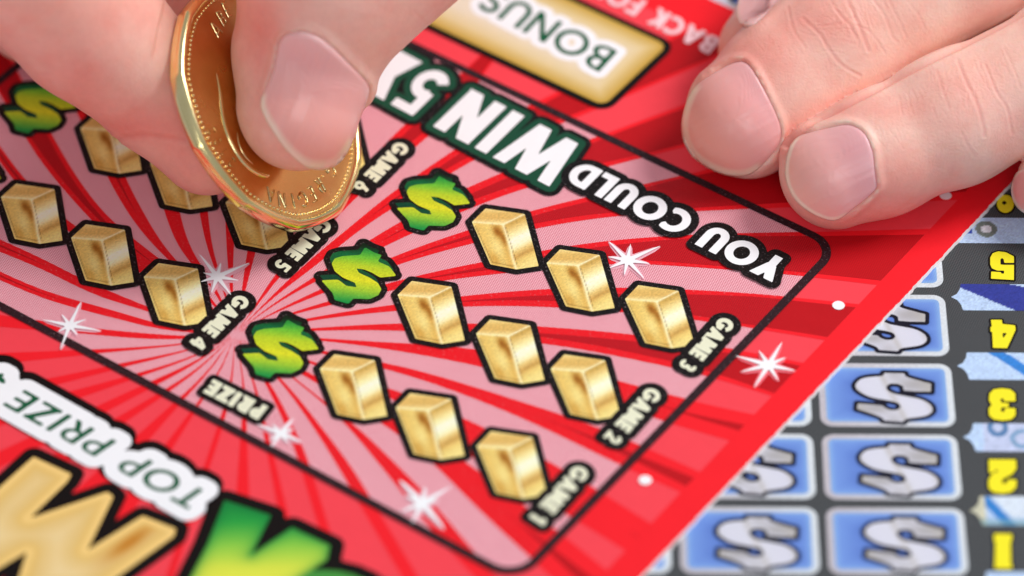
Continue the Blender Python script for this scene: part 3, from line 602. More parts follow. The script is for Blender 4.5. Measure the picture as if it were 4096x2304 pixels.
# numbers and the strips between them
DIG = {'5': ('G', [(1992,570),(2035,495),(2130,462),(2260,478),(2400,550),(2402,662),(2235,662),(2222,592),(2190,580),(2168,600),(2168,690),(2235,696),(2402,696),(2400,958),(2005,935),(2008,812),(2175,822),(2185,848),(2230,848),(2232,795),(2110,795),(2020,755),(1992,690)], []),
       '4': ('F', [(1383,1052),(1462,1052),(1465,1082),(1558,1092),(1562,1125),(1500,1258),(1398,1255),(1392,1140),(1380,1138),(1380,1105),(1390,1100)], [(1466,1148),(1500,1148),(1471,1188)]),
       '3': ('X', [(2172,870),(2178,795),(2225,745),(2320,732),(2420,745),(2475,790),(2478,882),(2350,884),(2338,848),(2305,852),(2312,895),(2400,905),(2400,948),(2325,952),(2305,975),(2322,1003),(2350,1003),(2360,958),(2478,962),(2478,1045),(2430,1092),(2330,1105),(2225,1090),(2172,1040),(2170,960),(2205,925)], []),
       '2': ('Y', [(2168,112),(2482,114),(2490,215),(2440,285),(2330,340),(2320,380),(2350,392),(2380,380),(2385,345),(2490,345),(2488,430),(2430,488),(2330,508),(2220,490),(2166,440),(2166,350),(2200,290),(2290,240),(2240,235),(2230,270),(2172,265)], []),
       '1': ('Y', [(2232,966),(2438,970),(2434,1050),(2420,1060),(2424,1300),(2442,1372),(2238,1370),(2242,1290),(2246,1060),(2228,1050)], []),
       '6': ('F', [(x, y) for x, y in ell(1488, 212, 62, 66)], [(x, y) for x, y in ell(1480, 205, 16, 14)])}
for i, c in enumerate('654321'):
    win, P, H_ = DIG[c]; shp = [([blz(win, P)], [blz(win, H_)] if H_ else [])]; f = Field(shp, .06, .01)
    o = sheet('row_number', march(f, .022), ZB+Z(3)+i*3e-5, M_blackflat, blue); sheet('number_face', march(f, .0), ZB+Z(4)+i*3e-5, M_yel, o)
M_note = ink('banknote_print', None, rough=.45, spark=.3)
for k in range(-2, 5):
    y0 = tB_+(k+.085)*PI_; x0 = blz('P', [(3872, 1469)])[0]@B1; hh2 = .20
    P = np.array([BT(x0+a, y0+b) for a, b in [(0, -hh2), (1.9, -hh2), (1.9, hh2), (0, hh2), (-.012, .12), (-.05, .045), (-.115, 0), (-.05, -.045), (-.012, -.12)]])
    f = Field([([P], [])], .02, .016); v = march(f, 0, merge=False); a = v[0]@B1-x0; b = v[0]@B2-y0
    base = np.tile(np.array([188., 212., 246.]), (len(a), 1)); rs = np.random.default_rng(20+k)
    def paint(mask, c, am=1.0):
        m_ = np.asarray(mask, float)[:, None]*am; base[:] = base+(np.array(c)-base)*m_
    if k in (0, -2): paint((b+.02 < a*.62-.12) & (b > a*.25-.32) | ((b < -.215+.02+a*.55) & (a > .12)), (52, 62, 150)); paint(b < a*.3-.36, (190, 212, 244))
    elif k == 1: paint(np.abs(b+.215-(a-.30)*.95) < .085, (56, 132, 214))
    elif k == 2: paint(a > .09, (196, 202, 232), .8); paint(np.abs(np.hypot((a-.25)*1.25, b+.14)-.1) < .035, (64, 110, 160), .8); paint(np.abs(np.hypot((a-.5), b-.02)-.11) < .03, (90, 140, 180), .6)
    elif k == 3: paint(np.abs(b+.2-(a-.02)*1.5) < .1, (52, 130, 206)); paint(a < .05, (206, 204, 180)); paint(b > .12, (120, 160, 170), .6); paint((a > .12) & (b < .1) & (np.abs(b+.2-(a-.02)*1.5) > .14), (222, 230, 240), .8)
    elif k == -1: paint((b > -.13) & (b < .03+a*.1) & (a < .18), (44, 70, 170)); paint(np.abs(np.hypot(a-.33, (b+.02)*.9)-.085) < .03, (110, 120, 110), .9); paint(np.hypot(a-.33, b+.02) < .06, (228, 232, 240))
    else: paint(b > 0, (150, 180, 190), .6)
    base *= (1+rs.normal(0, .05, len(a)))[:, None]
    sheet('banknote_strip', v, ZB+Z(2)+k*3e-5, M_note, blue, cols=srgb(base))
P = np.array([BT(sB-1.9+a, tB_+4.06*PI_+b) for a, b in [(0, 0), (3.35, 0), (3.35, 1.2), (0, 1.2)]]); f = Field([([P], [])], .02, .03); v = march(f, 0, merge=False)
a = v[0]@B1; sheet('lower_banner', v, ZB+Z(2), M_note, blue, cols=srgb(ramp((np.sin(a*4.1)+np.sin(a*9.3+1)*.6), [(-1.5, (120, 160, 200)), (0, (196, 206, 216)), (1.5, (206, 200, 214))])))
# ================================================================== table
tab = bpy.data.materials.new('table_top'); N, L, B = nodes(tab); B.inputs['Base Color'].default_value = (.62, .64, .68, 1); B.inputs['Roughness'].default_value = .55
nz = N.new('ShaderNodeTexNoise'); nz.inputs['Scale'].default_value = 8; bp2 = N.new('ShaderNodeBump'); bp2.inputs['Strength'].default_value = .1; L.new(nz.outputs[0], bp2.inputs['Height']); L.new(bp2.outputs[0], B.inputs['Normal'])
zt = ZB-.034
t_ = mesh_obj('table', [(-90, -70, zt), (90, -70, zt), (90, 110, zt), (-90, 110, zt), (-90, -70, zt-2), (90, -70, zt-2), (90, 110, zt-2), (-90, 110, zt-2)], [[0, 1, 2, 3], [7, 6, 5, 4], [0, 4, 5, 1], [1, 5, 6, 2], [2, 6, 7, 3], [3, 7, 4, 0]], tab); tag(t_, kind='structure')

# ================================================================== COIN
cn = np.array([.755, -.205, .622]); cn /= np.linalg.norm(cn); CR = 1.425; CT = .195
ccz = CR*math.sqrt(1-cn[2]**2)+CT/2*cn[2]-.01
CC = at(*px('T', [(590, 526)])[0], ccz)
cu = np.cross([0, 0, 1], cn); cu /= np.linalg.norm(cu); cv = np.cross(cn, cu)
def cw(a, r, h): return CC+np.outer(np.cos(a)*r, cu)+np.outer(np.sin(a)*r, cv)+np.outer(np.ones_like(a)*h, cn)
def c_pt(win, p):
    P = hit_plane(*px(win, [p])[0], CC, cn, CT/2)-CC; return P@cu, P@cv
gold = bpy.data.materials.new('bronze_gold'); N, L, B = nodes(gold); B.inputs['Metallic'].default_value = 1; B.inputs['Roughness'].default_value = .24
tc = N.new('ShaderNodeTexCoord'); nz = N.new('ShaderNodeTexNoise'); nz.inputs['Scale'].default_value = 2.2; nz.inputs['Detail'].default_value = 7; L.new(tc.outputs['Object'], nz.inputs[0])
cr = N.new('ShaderNodeValToRGB'); cr.color_ramp.elements[0].position = .3; cr.color_ramp.elements[0].color = (.74, .42, .13, 1); cr.color_ramp.elements[1].position = .7; cr.color_ramp.elements[1].color = (.88, .59, .22, 1)
L.new(nz.outputs[0], cr.inputs[0]); L.new(cr.outputs[0], B.inputs['Base Color'])
n2 = N.new('ShaderNodeTexNoise'); n2.inputs['Scale'].default_value = 60; n2.inputs['Detail'].default_value = 4; L.new(tc.outputs['Object'], n2.inputs[0]); bb = N.new('ShaderNodeBump'); bb.inputs['Strength'].default_value = .12; bb.inputs['Distance'].default_value = .003; L.new(n2.outputs[0], bb.inputs['Height']); L.new(bb.outputs[0], B.inputs['Normal'])
mr = N.new('ShaderNodeMapRange'); mr.inputs[3].default_value = .16; mr.inputs[4].default_value = .34; L.new(nz.outputs[0], mr.inputs[0]); L.new(mr.outputs[0], B.inputs['Roughness'])
rimm = gold.copy(); rimm.name = 'polished_rim'; Bn = rimm.node_tree.nodes['Principled BSDF']
for e, c in zip(rimm.node_tree.nodes['Color Ramp'].color_ramp.elements, ((.95, .72, .28, 1), (1, .86, .46, 1))): e.color = c
rimm.node_tree.nodes['Map Range'].inputs[3].default_value = .10; rimm.node_tree.nodes['Map Range'].inputs[4].default_value = .26
coin = empty('coin', CC-np.array([0, 0, ccz]), label='gold coloured eleven-sided coin pinched on edge between thumb and finger', cat='coin')
NA = 330; th = np.linspace(0, 2*math.pi, NA, endpoint=False)
seg = 2*math.pi/11; ph0 = math.atan2(*c_pt('T', (760, 1150))[::-1])
m_ = np.mod(th-ph0, seg)-seg/2; rp = math.cos(seg/2)/np.cos(m_); rfac = 1-(1-rp)*.4
def rev(name, prof, mat, close0=False, close1=False):
    V = []; F = []; n_ = len(prof)
    for r, h in prof: V += cw(th, CR*r*(1+(rfac-1)*r**3), h).tolist()
    for j in range(n_-1):
        for i in range(NA): a = j*NA+i; b = j*NA+(i+1) % NA; F.append([a, a+NA, b+NA, b])
    if close0: F.append([i for i in range(NA)][::1])
    if close1: F.append([(n_-1)*NA+i for i in range(NA)][::-1])
    return mesh_obj(name, V, F, mat, coin, smooth=True)
f_ = CT/2
rev('coin_face', [(.02, f_-.036), (.5, f_-.036), (.80, f_-.036), (.905, f_-.034), (.92, f_-.03)], gold, close0=True)
rev('coin_rim', [(.92, f_-.03), (.93, f_-.012), (.94, f_-.002), (.95, f_), (.962, f_-.002), (.98, f_-.014), (.992, f_-.032), (1, f_-.052), (1, 0), (1, -f_+.05), (.992, -f_+.03), (.978, -f_+.012), (.955, -f_), (.91, -f_), (.885, -f_+.03)], rimm)
rev('coin_back', [(.885, -f_+.03), (.86, -f_+.036), (.02, -f_+.036)], gold, close1=True)
V = []; F = []; nb = 132                              # beads: little domes in a ring
for k in range(nb):
    a0 = 2*math.pi*k/nb; i0 = int(a0/(2*math.pi)*NA) % NA; r0 = CR*(.885)*(1+(rfac[i0]-1)*.7)
    c0 = CC+math.cos(a0)*r0*cu+math.sin(a0)*r0*cv+(f_-.036)*cn; s0_ = len(V)
    for el in (0, 35, 68):
        for t in range(8): e_ = math.radians(el); q = t*math.pi/4; V.append(c0+.019*(math.cos(e_)*(math.cos(q)*cu+math.sin(q)*cv)+math.sin(e_)*cn))
    V.append(c0+.019*cn)
    for j in range(2):
        for t in range(8): F.append([s0_+j*8+t, s0_+j*8+(t+1) % 8, s0_+j*8+8+(t+1) % 8, s0_+j*8+8+t])
    for t in range(8): F.append([s0_+16+t, s0_+16+(t+1) % 8, s0_+24])
tag(mesh_obj('bead_ring', V, F, rimm, coin, smooth=True), kind='stuff')
def coin_letter(ch, win, p, hgt=.19, wd=.15):
    x, y = c_pt(win, p); r = math.hypot(x, y); o_ = np.array([x, y])/r; t_ = np.array([o_[1], -o_[0]])
    _, gs, adv = glyph(ch, .15); V = []; F = []
    from mathutils.geometry import tessellate_polygon
    for plus, minus in gs:
        fld_ = Field([([np.array([o_*(r+(b-.5)*hgt)+t_*((a/adv-.5)*wd*adv) for a, b in p]) for p in plus], [np.array([o_*(r+(b-.5)*hgt)+t_*((a/adv-.5)*wd*adv) for a, b in p]) for p in minus])], .03, .006)
        v, f = march(fld_, -.001); D = fld_.D
        hh_ = np.clip(-poly_d(fld_, v)/.012, 0, 1)**.6*.022
        k = len(V); V += [CC+q[0]*cu+q[1]*cv+(f_-.037+e)*cn for q, e in zip(v, hh_)]; F += [[i+k for i in fc] for fc in f]
    return V, F
def poly_d(f, v):
    gx = np.clip((v[:, 0]-f.lo[0])/f.h, 0, len(f.x)-1.001); gy = np.clip((v[:, 1]-f.lo[1])/f.h, 0, len(f.y)-1.001); i = gx.astype(int); j = gy.astype(int); a = gx-i; b = gy-j; D = f.D
    return (1-a)*(1-b)*D[j, i]+a*(1-b)*D[j, i+1]+(1-a)*b*D[j+1, i]+a*b*D[j+1, i+1]
for ch, p in [('A', (620, 978)), ('N', (676, 1000)), ('I', (733, 1006)), ('G', (782, 998)), ('E', (829, 972)), ('R', (868, 930)), ('.', (884, 885)), ('G', (920, 850)), ('.', (925, 800)), ('D', (938, 760)),
              ('A', (342, 140)), ('B', (372, 84)), ('E', (398, 42)), ('2', (322, 655)), ('0', (352, 706)), ('1', (385, 760)), ('2', (424, 812))]:
    v, f = coin_letter(ch, 'T', p, *((.13, .10) if ch in '012' else (.18, .15))); mesh_obj('raised_letter', v, f, gold if ch in '012' else rimm, coin, smooth=True)
def ridge(pts, r0):
    P = smooth_line([c_pt('T', p) for p in pts], 8); V = []; F = []; n_ = len(P)
    for i, (x, y) in enumerate(P):
        d = P[min(i+1, n_-1)]-P[max(i-1, 0)]; d = d/np.linalg.norm(d); nn = np.array([-d[1], d[0]]); rr_ = r0*min(1, .25+4*min(i, n_-1-i)/n_)
        for q in np.linspace(0, math.pi, 7): V.append(CC+(x+nn[0]*rr_*math.cos(q)*1.3)*cu+(y+nn[1]*rr_*math.cos(q)*1.3)*cv+(f_-.037+rr_*math.sin(q))*cn)
        if i: F += [[(i-1)*7+j, (i-1)*7+j+1, i*7+j+1, i*7+j] for j in range(6)]
    return V, F
V, F = ridge([(348, 365), (366, 460), (376, 560), (398, 655), (440, 748), (490, 818), (545, 862), (595, 880), (612, 876)], .022); mesh_obj('relief_contour', V, F, rimm, coin, smooth=True)
V, F = ridge([(452, 660), (462, 720), (488, 775), (530, 820)], .01); mesh_obj('relief_contour', V, F, rimm, coin, smooth=True)

# ================================================================== HANDS (one continuous surface each, from a smooth distance field)
def smin(a, b, k): h = np.clip(.5+.5*(b-a)/k, 0, 1); return b+(a-b)*h-k*h*(1-h)
def smax(a, b, k): return -smin(-a, -b, k)
def cone(P, a, b, ra, rb, w, ws):
    a = np.asarray(a, float); b = np.asarray(b, float); q = P-a; e = b-a
    if ws != 1: q = q+np.outer(q@w, w)*(1/ws-1); e = e+w*(e@w)*(1/ws-1)
    t = np.clip(q@e/(e@e), 0, 1); t3 = t*t*(3-2*t)
    return np.linalg.norm(q-t[:, None]*e, axis=1)-(ra+(rb-ra)*(.5*t+.5*t3))
class Hand:
    def __init__(s): s.fingers = []; s.palm = []; s.post = []
    def finger(s, pts, dors, ws=1.08, cut=None, k=.22): s.fingers.append((pts, dors, ws, cut, k))
    def sd(s, P):
        F = None
        for pts, dors, ws, cut, k in s.fingers:
            d = None
            for (a, ra), (b, rb) in zip(pts[:-1], pts[1:]):
                ax = np.array(b)-np.array(a); w_ = np.cross(ax, dors); w_ = w_/np.linalg.norm(w_); c = cone(P, a, b, ra, rb, w_, ws)
                d = c if d is None else smin(d, c, k)
            if cut is not None: d = cut(P, d)
            F = d if F is None else smin(F, d, .012)
        for a, ra, b, rb, k in s.palm: F = smin(F, cone(P, a, b, ra, rb, np.array([0, 0, 1.]), 1.0), k)
        return smax(F, .004-P[:, 2], .06)
def surface_nets(sd, lo, hi, h, nb=12):
    lo = np.array(lo, float); N3 = np.ceil((np.array(hi)-lo)/(h*nb)).astype(int); bs = h*nb
    g = np.stack(np.meshgrid(*[np.arange(n) for n in N3], indexing='ij'), -1).reshape(-1, 3)
    c = lo+(g+.5)*bs; act = g[np.abs(sd(c)) < bs*1.05]
    S_ = N3*nb+2; key = lambda I: (I[:, 0]*S_[1]+I[:, 1])*S_[2]+I[:, 2]
    loc = np.stack(np.meshgrid(*[np.arange(nb+1)]*3, indexing='ij'), -1).reshape(-1, 3)
    ks = []; vs = []; quads = []
    for c0 in range(0, len(act), 60):
        A = act[c0:c0+60]; P = lo+(A[:, None, :]*nb+loc[None])*h; D = sd(P.reshape(-1, 3)).reshape(len(A), nb+1, nb+1, nb+1)
        I = D < 0; cnt = sum(I[:, i:nb+i, j:nb+j, k:nb+k].astype(int) for i in (0, 1) for j in (0, 1) for k in (0, 1))
        b, x, y, z = np.nonzero((cnt > 0) & (cnt < 8))
        if len(b) == 0: continue
        acc = np.zeros((len(b), 3)); wsum = np.zeros(len(b))
        for ax in range(3):
            for u in (0, 1):
                for v in (0, 1):
                    o0 = [0, 0, 0]; oth = [q for q in range(3) if q != ax]; o0[oth[0]] = u; o0[oth[1]] = v; o1 = list(o0); o1[ax] = 1
                    d0 = D[b, x+o0[0], y+o0[1], z+o0[2]]; d1 = D[b, x+o1[0], y+o1[1], z+o1[2]]; m = (d0 < 0) != (d1 < 0)
                    t = np.where(m, d0/np.where(m, d0-d1, 1), 0); p = np.tile(np.array(o0, float), (len(b), 1)); p[:, ax] += t; acc += p*m[:, None]; wsum += m
        gi = A[b]*nb+np.stack([x, y, z], 1); ks.append(key(gi)); vs.append(lo+(gi+acc/wsum[:, None])*h)
        for ax in range(3):
            sl = [slice(0, nb)]*3; s1 = list(sl); s1[ax] = slice(1, nb+1); m = I[(slice(None), *sl)] != I[(slice(None), *s1)]
            b, x, y, z = np.nonzero(m); gi = A[b]*nb+np.stack([x, y, z], 1); inn = I[b, x, y, z]
            e1 = np.zeros(3, int); e2 = np.zeros(3, int); e1[(ax+1) % 3] = 1; e2[(ax+2) % 3] = 1
            q = np.stack([key(gi-e1-e2), key(gi-e2), key(gi), key(gi-e1)], 1); q[~inn] = q[~inn][:, ::-1]; quads.append(q)
    ks = np.concatenate(ks); vs = np.concatenate(vs); q = np.concatenate(quads); ks, ui = np.unique(ks, return_index=True); vs = vs[ui]
    idx = np.searchsorted(ks, q); idx = np.clip(idx, 0, len(ks)-1); ok = (ks[idx] == q).all(1); return vs, idx[ok]
def grad(sd, P, e=.01):
    T4 = np.array([[1, 1, 1], [1, -1, -1], [-1, 1, -1], [-1, -1, 1.]]); g = sum(t*sd(P+t*e)[:, None] for t in T4); return g/np.maximum(np.linalg.norm(g, axis=1, keepdims=True), 1e-9)
def trace(sd, pxs, t0, t1, n_=90):
    d = ray(pxs[:, 0], pxs[:, 1]); T = np.linspace(t0, t1, n_); P = CAMP+d[:, None, :]*T[None, :, None]; D = sd(P.reshape(-1, 3)).reshape(len(d), n_)
    hit = (D < 0); first_ = np.argmax(hit, 1); anyh = hit.any(1); t = np.empty(len(d))
    i = np.maximum(first_, 1); r_ = np.arange(len(d)); a = D[r_, i-1]; b = D[r_, i]; t[:] = T[i-1]+(T[i]-T[i-1])*a/np.where(a-b == 0, 1, a-b)
    mi = np.argmin(D, 1); t[~anyh] = T[mi[~anyh]]; return CAMP+d*t[:, None], anyh
def vnoise(P, s, seed=0):
    r = np.random.default_rng(seed); out = np.zeros(len(P))
    for k in range(10):
        d = r.normal(size=3); d *= s*r.uniform(.5, 1.6)/np.linalg.norm(d); out += np.sin(P@d+r.uniform(0, 6.28))
    return out/10**.5
def skin_material(name):
    m = bpy.data.materials.new(name); N, L, B = nodes(m)
    a = N.new('ShaderNodeAttribute'); a.attribute_name = 'Col'; tc = N.new('ShaderNodeTexCoord'); co = tc.outputs['Object']
    nz = N.new('ShaderNodeTexNoise'); nz.inputs['Scale'].default_value = 9; nz.inputs['Detail'].default_value = 8; nz.inputs['Roughness'].default_value = .65; L.new(co, nz.inputs[0])
    r1 = N.new('ShaderNodeMapRange'); r1.inputs[1].default_value = .3; r1.inputs[2].default_value = .7; r1.inputs[3].default_value = .96; r1.inputs[4].default_value = 1.04; L.new(nz.outputs[0], r1.inputs[0])
    mu = N.new('ShaderNodeVectorMath'); mu.operation = 'SCALE'; L.new(a.outputs['Color'], mu.inputs[0]); L.new(r1.outputs[0], mu.inputs['Scale'])
    pn = N.new('ShaderNodeTexNoise'); pn.inputs['Scale'].default_value = 2.6; pn.inputs['Detail'].default_value = 7; pn.inputs['Roughness'].default_value = .62; L.new(co, pn.inputs[0])
    pr = N.new('ShaderNodeMapRange'); pr.inputs[1].default_value = .42; pr.inputs[2].default_value = .72; L.new(pn.outputs[0], pr.inputs[0]); pr.inputs[4].default_value = .7
    pm = N.new('ShaderNodeMix'); pm.data_type = 'RGBA'; pm.blend_type = 'MULTIPLY'; L.new(pr.outputs[0], pm.inputs[0]); L.new(mu.outputs[0], pm.inputs[6]); pm.inputs[7].default_value = (.97, .74, .72, 1); L.new(pm.outputs[2], B.inputs['Base Color'])
    # fine skin cells, folds where the attribute 'Fold' says so
    vo = N.new('ShaderNodeTexVoronoi'); vo.feature = 'DISTANCE_TO_EDGE'; vo.inputs['Scale'].default_value = 19
    ns = N.new('ShaderNodeTexNoise'); ns.inputs['Scale'].default_value = 5; ns.inputs['Detail'].default_value = 3; L.new(co, ns.inputs[0])
    ad = N.new('ShaderNodeVectorMath'); ad.operation = 'MULTIPLY_ADD'; L.new(ns.outputs['Color'], ad.inputs[0]); ad.inputs[1].default_value = (.12, .12, .12); L.new(co, ad.inputs[2]); L.new(ad.outputs[0], vo.inputs['Vector'])
    fz = N.new('ShaderNodeTexNoise'); fz.inputs['Scale'].default_value = 34; fz.inputs['Detail'].default_value = 5; L.new(co, fz.inputs[0])
    b1 = N.new('ShaderNodeBump'); b1.inputs['Strength'].default_value = .3; b1.inputs['Distance'].default_value = .012; L.new(vo.outputs['Distance'], b1.inputs['Height'])
    b2 = N.new('ShaderNodeBump'); b2.inputs['Strength'].default_value = .17; b2.inputs['Distance'].default_value = .012; L.new(fz.outputs[0], b2.inputs['Height']); L.new(b1.outputs[0], b2.inputs['Normal'])
    L.new(b2.outputs[0], B.inputs['Normal'])
    B.inputs['Roughness'].default_value = .48; B.inputs['Specular IOR Level'].default_value = .38
    B.inputs['Subsurface Weight'].default_value = .42; B.inputs['Subsurface Radius'].default_value = (1, .32, .18); B.inputs['Subsurface Scale'].default_value = .16
    return m
SKIN = skin_material('skin')
nail_m = bpy.data.materials.new('nail'); N, L, B = nodes(nail_m); a = N.new('ShaderNodeAttribute'); a.attribute_name = 'Col'; L.new(a.outputs['Color'], B.inputs['Base Color'])
B.inputs['Roughness'].default_value = .3; B.inputs['Specular IOR Level'].default_value = .35; B.inputs['Subsurface Weight'].default_value = .5; B.inputs['Subsurface Radius'].default_value = (1, .4, .3); B.inputs['Subsurface Scale'].default_value = .08; B.inputs['Coat Weight'].default_value = .08; B.inputs['Coat Roughness'].default_value = .3
a2 = N.new('ShaderNodeAttribute'); a2.attribute_name = 'Ridge'; b = N.new('ShaderNodeBump'); b.inputs['Strength'].default_value = .5; b.inputs['Distance'].default_value = .02; L.new(a2.outputs['Fac'], b.inputs['Height']); L.new(b.outputs[0], B.inputs['Normal'])

def loop_free(pts, flags, n_=5):
    P = smooth_loop(pts, n_); m = len(pts); f = []
    for _ in range(9): P = (np.roll(P, 1, 0)+2*P+np.roll(P, -1, 0))/4
    for i in range(m):
        for t in np.linspace(0, 1, n_, endpoint=False): f.append(flags[i]*(1-t)+flags[(i+1) % m]*t)
    return P, np.array(f)
def refine(V, Q, sd, sel):
    # split the selected quads in four; the new points are pulled onto the surface
    q = Q[sel]; rest = Q[~sel]; nV = len(V); e = np.sort(np.stack([q, np.roll(q, -1, 1)], -1).reshape(-1, 2), 1)
    ue, inv, cnt = np.unique(e, axis=0, return_inverse=True, return_counts=True); inv = inv.reshape(-1, 4); M = (V[ue[:, 0]]+V[ue[:, 1]])/2; C = V[q].mean(1)
    X = np.vstack([M[cnt > 1], C]); g = grad(sd, X); X = X-g*np.clip(sd(X), -.03, .03)[:, None]; k = (cnt > 1).sum(); M[cnt > 1] = X[:k]; C = X[k:]
    mi = inv+nV; ci = np.arange(len(q))+nV+len(M); new = []
    for j in range(4): new.append(np.stack([q[:, j], mi[:, j], ci, mi[:, j-1]], 1))
    # neighbours that stay coarse take the extra edge points as n-gons so that nothing cracks
    return np.vstack([V, M, C]), np.vstack(new), rest
def build_hand(name, hand, lo, hi, nails, colour, label_, folds=(), h=.05, levels=2):
    V, Q = surface_nets(hand.sd, lo, hi, h)
    for _ in range(1): g = grad(hand.sd, V); V = V-g*np.clip(hand.sd(V), -.02, .02)[:, None]
    coarse = np.zeros((0, 4), int)
    for lev in range(levels):
        g = grad(hand.sd, V, .02); p_ = to_px(V); okv = (p_[:, 0] > -130+lev*40) & (p_[:, 0] < 4226-lev*40) & (p_[:, 1] > -130+lev*40) & (p_[:, 1] < 2400) & ((g@E_V) > (-.45 if lev == 0 else -.3))
        V, Q, rest = refine(V, Q, hand.sd, okv[Q].all(1)); coarse = np.vstack([coarse, rest])
    Q = np.vstack([Q, coarse])
    g = grad(hand.sd, V, .03); pxy = to_px(V); facing = (g@E_V) > -.1
    disp = np.zeros(len(V)); col = colour(V, pxy, g)
    for nl in nails:
        P, fr = nl['loop']; bb0 = P.min(0)-120; bb1 = P.max(0)+120
        m = facing & (pxy > bb0).all(1) & (pxy < bb1).all(1); X = pxy[m, 0]; Y = pxy[m, 1]; s = poly_sd(P, X, Y)*K/1000*1.15
        near = np.argmin((X[:, None]-P[None, :, 0])**2+(Y[:, None]-P[None, :, 1])**2, 1); fl = fr[near]
        dd = np.where(s > 0, (1-fl)*.034*np.exp(-((s-.035)/.055)**2), -.03*np.clip(-s/.03, 0, 1)+.034*(1-fl)*math.exp(-.4)*np.clip(1+s/.02, 0, 1)); disp[m] += dd
        Vm = V[m]; rag = np.clip(vnoise(Vm, 45, 11)*.8+.5, 0, 1.6); disp[m] += (1-fl)*.006*rag*np.exp(-((s-.012)/.02)**2)
        axn = np.array(nl['axis'], float); lo_ = (np.column_stack([X, Y])-P.mean(0))@axn; lo_ = lo_/np.abs(lo_).max(); rim_ = ((1-fl)*np.exp(-((s-.014)/.022)**2)*rag*np.clip(.25-lo_*1.3, .12, 1))[:, None]; col[m] = col[m]+(np.array([.93, .72, .60])-col[m])*np.clip(rim_*.6, 0, .85)
    for (win, pts, dep, wd) in folds:                  # creases: grooves along digitised lines
        Pl = px(win, smooth_line(pts, 4)); m = facing & (pxy > Pl.min(0)-60).all(1) & (pxy < Pl.max(0)+60).all(1)
        if m.any():
            X = pxy[m]; d = np.min(np.stack([seg_d(X, Pl[i], Pl[i+1]) for i in range(len(Pl)-1)]), 0)*K/1000; dep = dep*(.5 if dep < .02 else .9); wd = wd*.85; disp[m] -= dep*np.exp(-(d/wd)**2)-dep*.5*np.exp(-((d-wd*2)/wd)**2)
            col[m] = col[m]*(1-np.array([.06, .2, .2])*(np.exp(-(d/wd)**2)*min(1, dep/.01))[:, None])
    V = V+g*disp[:, None]
    root = empty(name, (*V[:, :2].mean(0), 0), **label_)
    body = mesh_obj('skin', V, Q, SKIN, root, smooth=True, cols=col)
    for nl in nails:
        P, fr = nl['loop']; c = P.mean(0)+np.array(nl.get('shift', (0, 0))); n_ = len(P); R_ = [.0, .12, .25, .38, .5, .6, .7, .78, .85, .9, .94, .97, 1.0]
        pts = np.concatenate([c+(P-c)*max(r, 1e-3) for r in R_]); S3, ok = trace(hand.sd, pts, 44.0, 49.5); G = grad(hand.sd, S3, .06); rr_ = np.repeat(R_, n_); F_ = np.tile(fr, len(R_))
        lat = (pts-c)@np.array([-nl['axis'][1], nl['axis'][0]]); lat = lat/np.abs(lat).max(); off_ = .012+nl.get('dome', .03)*(1-lat**2)-(1-F_)*.022*np.clip((rr_-.92)/.08, 0, 1)**2+F_*.012*rr_**4; W_ = S3+G*off_[:, None]
        lon = (pts-c)@np.array(nl['axis'], float); lon = (lon/np.abs(lon).max()*.5+.5)[:, None]; base = srgb(nl['bed'])*(1-lon)+srgb(nl.get('bed2', nl['bed']))*lon; ed = np.clip((rr_-nl.get('edge', .88))/.035, 0, 1)*np.clip((F_-.35)/.3, 0, 1)  # nail's own pink with a lilac sheen painted in, turning peach towards the tip
        prox = np.clip((rr_-.5)/.4, 0, 1)*(1-F_)*nl.get('moon', .35)
        base = base+(srgb((246, 200, 196))-base)*prox[:, None]; base = base*(1+.05*vnoise(W_, 5, 4)[:, None]); base = base+(srgb(nl['tip'])-base)*ed[:, None]*.8
        under = W_[-n_:]-G[-n_:]*.05; Vn = np.vstack([W_, under]); Fn = []
        for j in range(len(R_)):
            for i in range(n_): a = j*n_+i; b = j*n_+(i+1) % n_; Fn.append([a, a+n_, b+n_, b])
        cc_ = np.vstack([base, base[-n_:]*.9]); o = mesh_obj('nail', Vn, Fn, nail_m, root, smooth=True, cols=cc_)
        ax = np.array(nl['axis'], float); ax /= np.linalg.norm(ax); q = (pts-c)@np.array([-ax[1], ax[0]]); rg = np.sin(q/7.5)+.6*np.sin(q/4.3+1)+.5*np.sin(q/12.+2)
        at_ = o.data.attributes.new('Ridge', 'FLOAT', 'POINT'); at_.data.foreach_set('value', np.concatenate([rg, rg[-n_:]])*.12)
    return root
def wp(win, x, y, z): return at(*px(win, [(x, y)])[0], z)
up = np.array([0, -.35, .94])
# ---- hand on the right, four fingers pressing the ticket flat
HR = Hand()
HR.finger([(wp('R', 548, 690, .54), .625), (wp('R', 785, 490, .70), .665), (wp('R', 1085, 270, .95), .665), (wp('R', 1860, -225, 1.5), .71), (wp('R', 3000, -1000, 2.4), .86)], up)
HR.finger([(wp('R', 1062, 1002, .49), .575), (wp('R', 1330, 890, .62), .60), (wp('R', 1760, 690, .85), .645), (wp('R', 2500, 340, 1.25), .68), (wp('R', 3500, -150, 1.9), .82)], up)
HR.finger([(wp('R', 2365, 1080, .38), .44), (wp('R', 2800, 900, .7), .52), (wp('R', 3300, 640, .9), .56), (wp('R', 4100, 350, 1.5), .7)], up)
HR.finger([(wp('R', 690, 300, .5), .53), (wp('R', 880, 60, .6), .58), (wp('R', 1220, -330, .9), .63), (wp('R', 1800, -1000, 1.5), .7), (wp('R', 2900, -1700, 2.3), .82)], up)
wr = wp('R', 5200, -2100, 2.6)
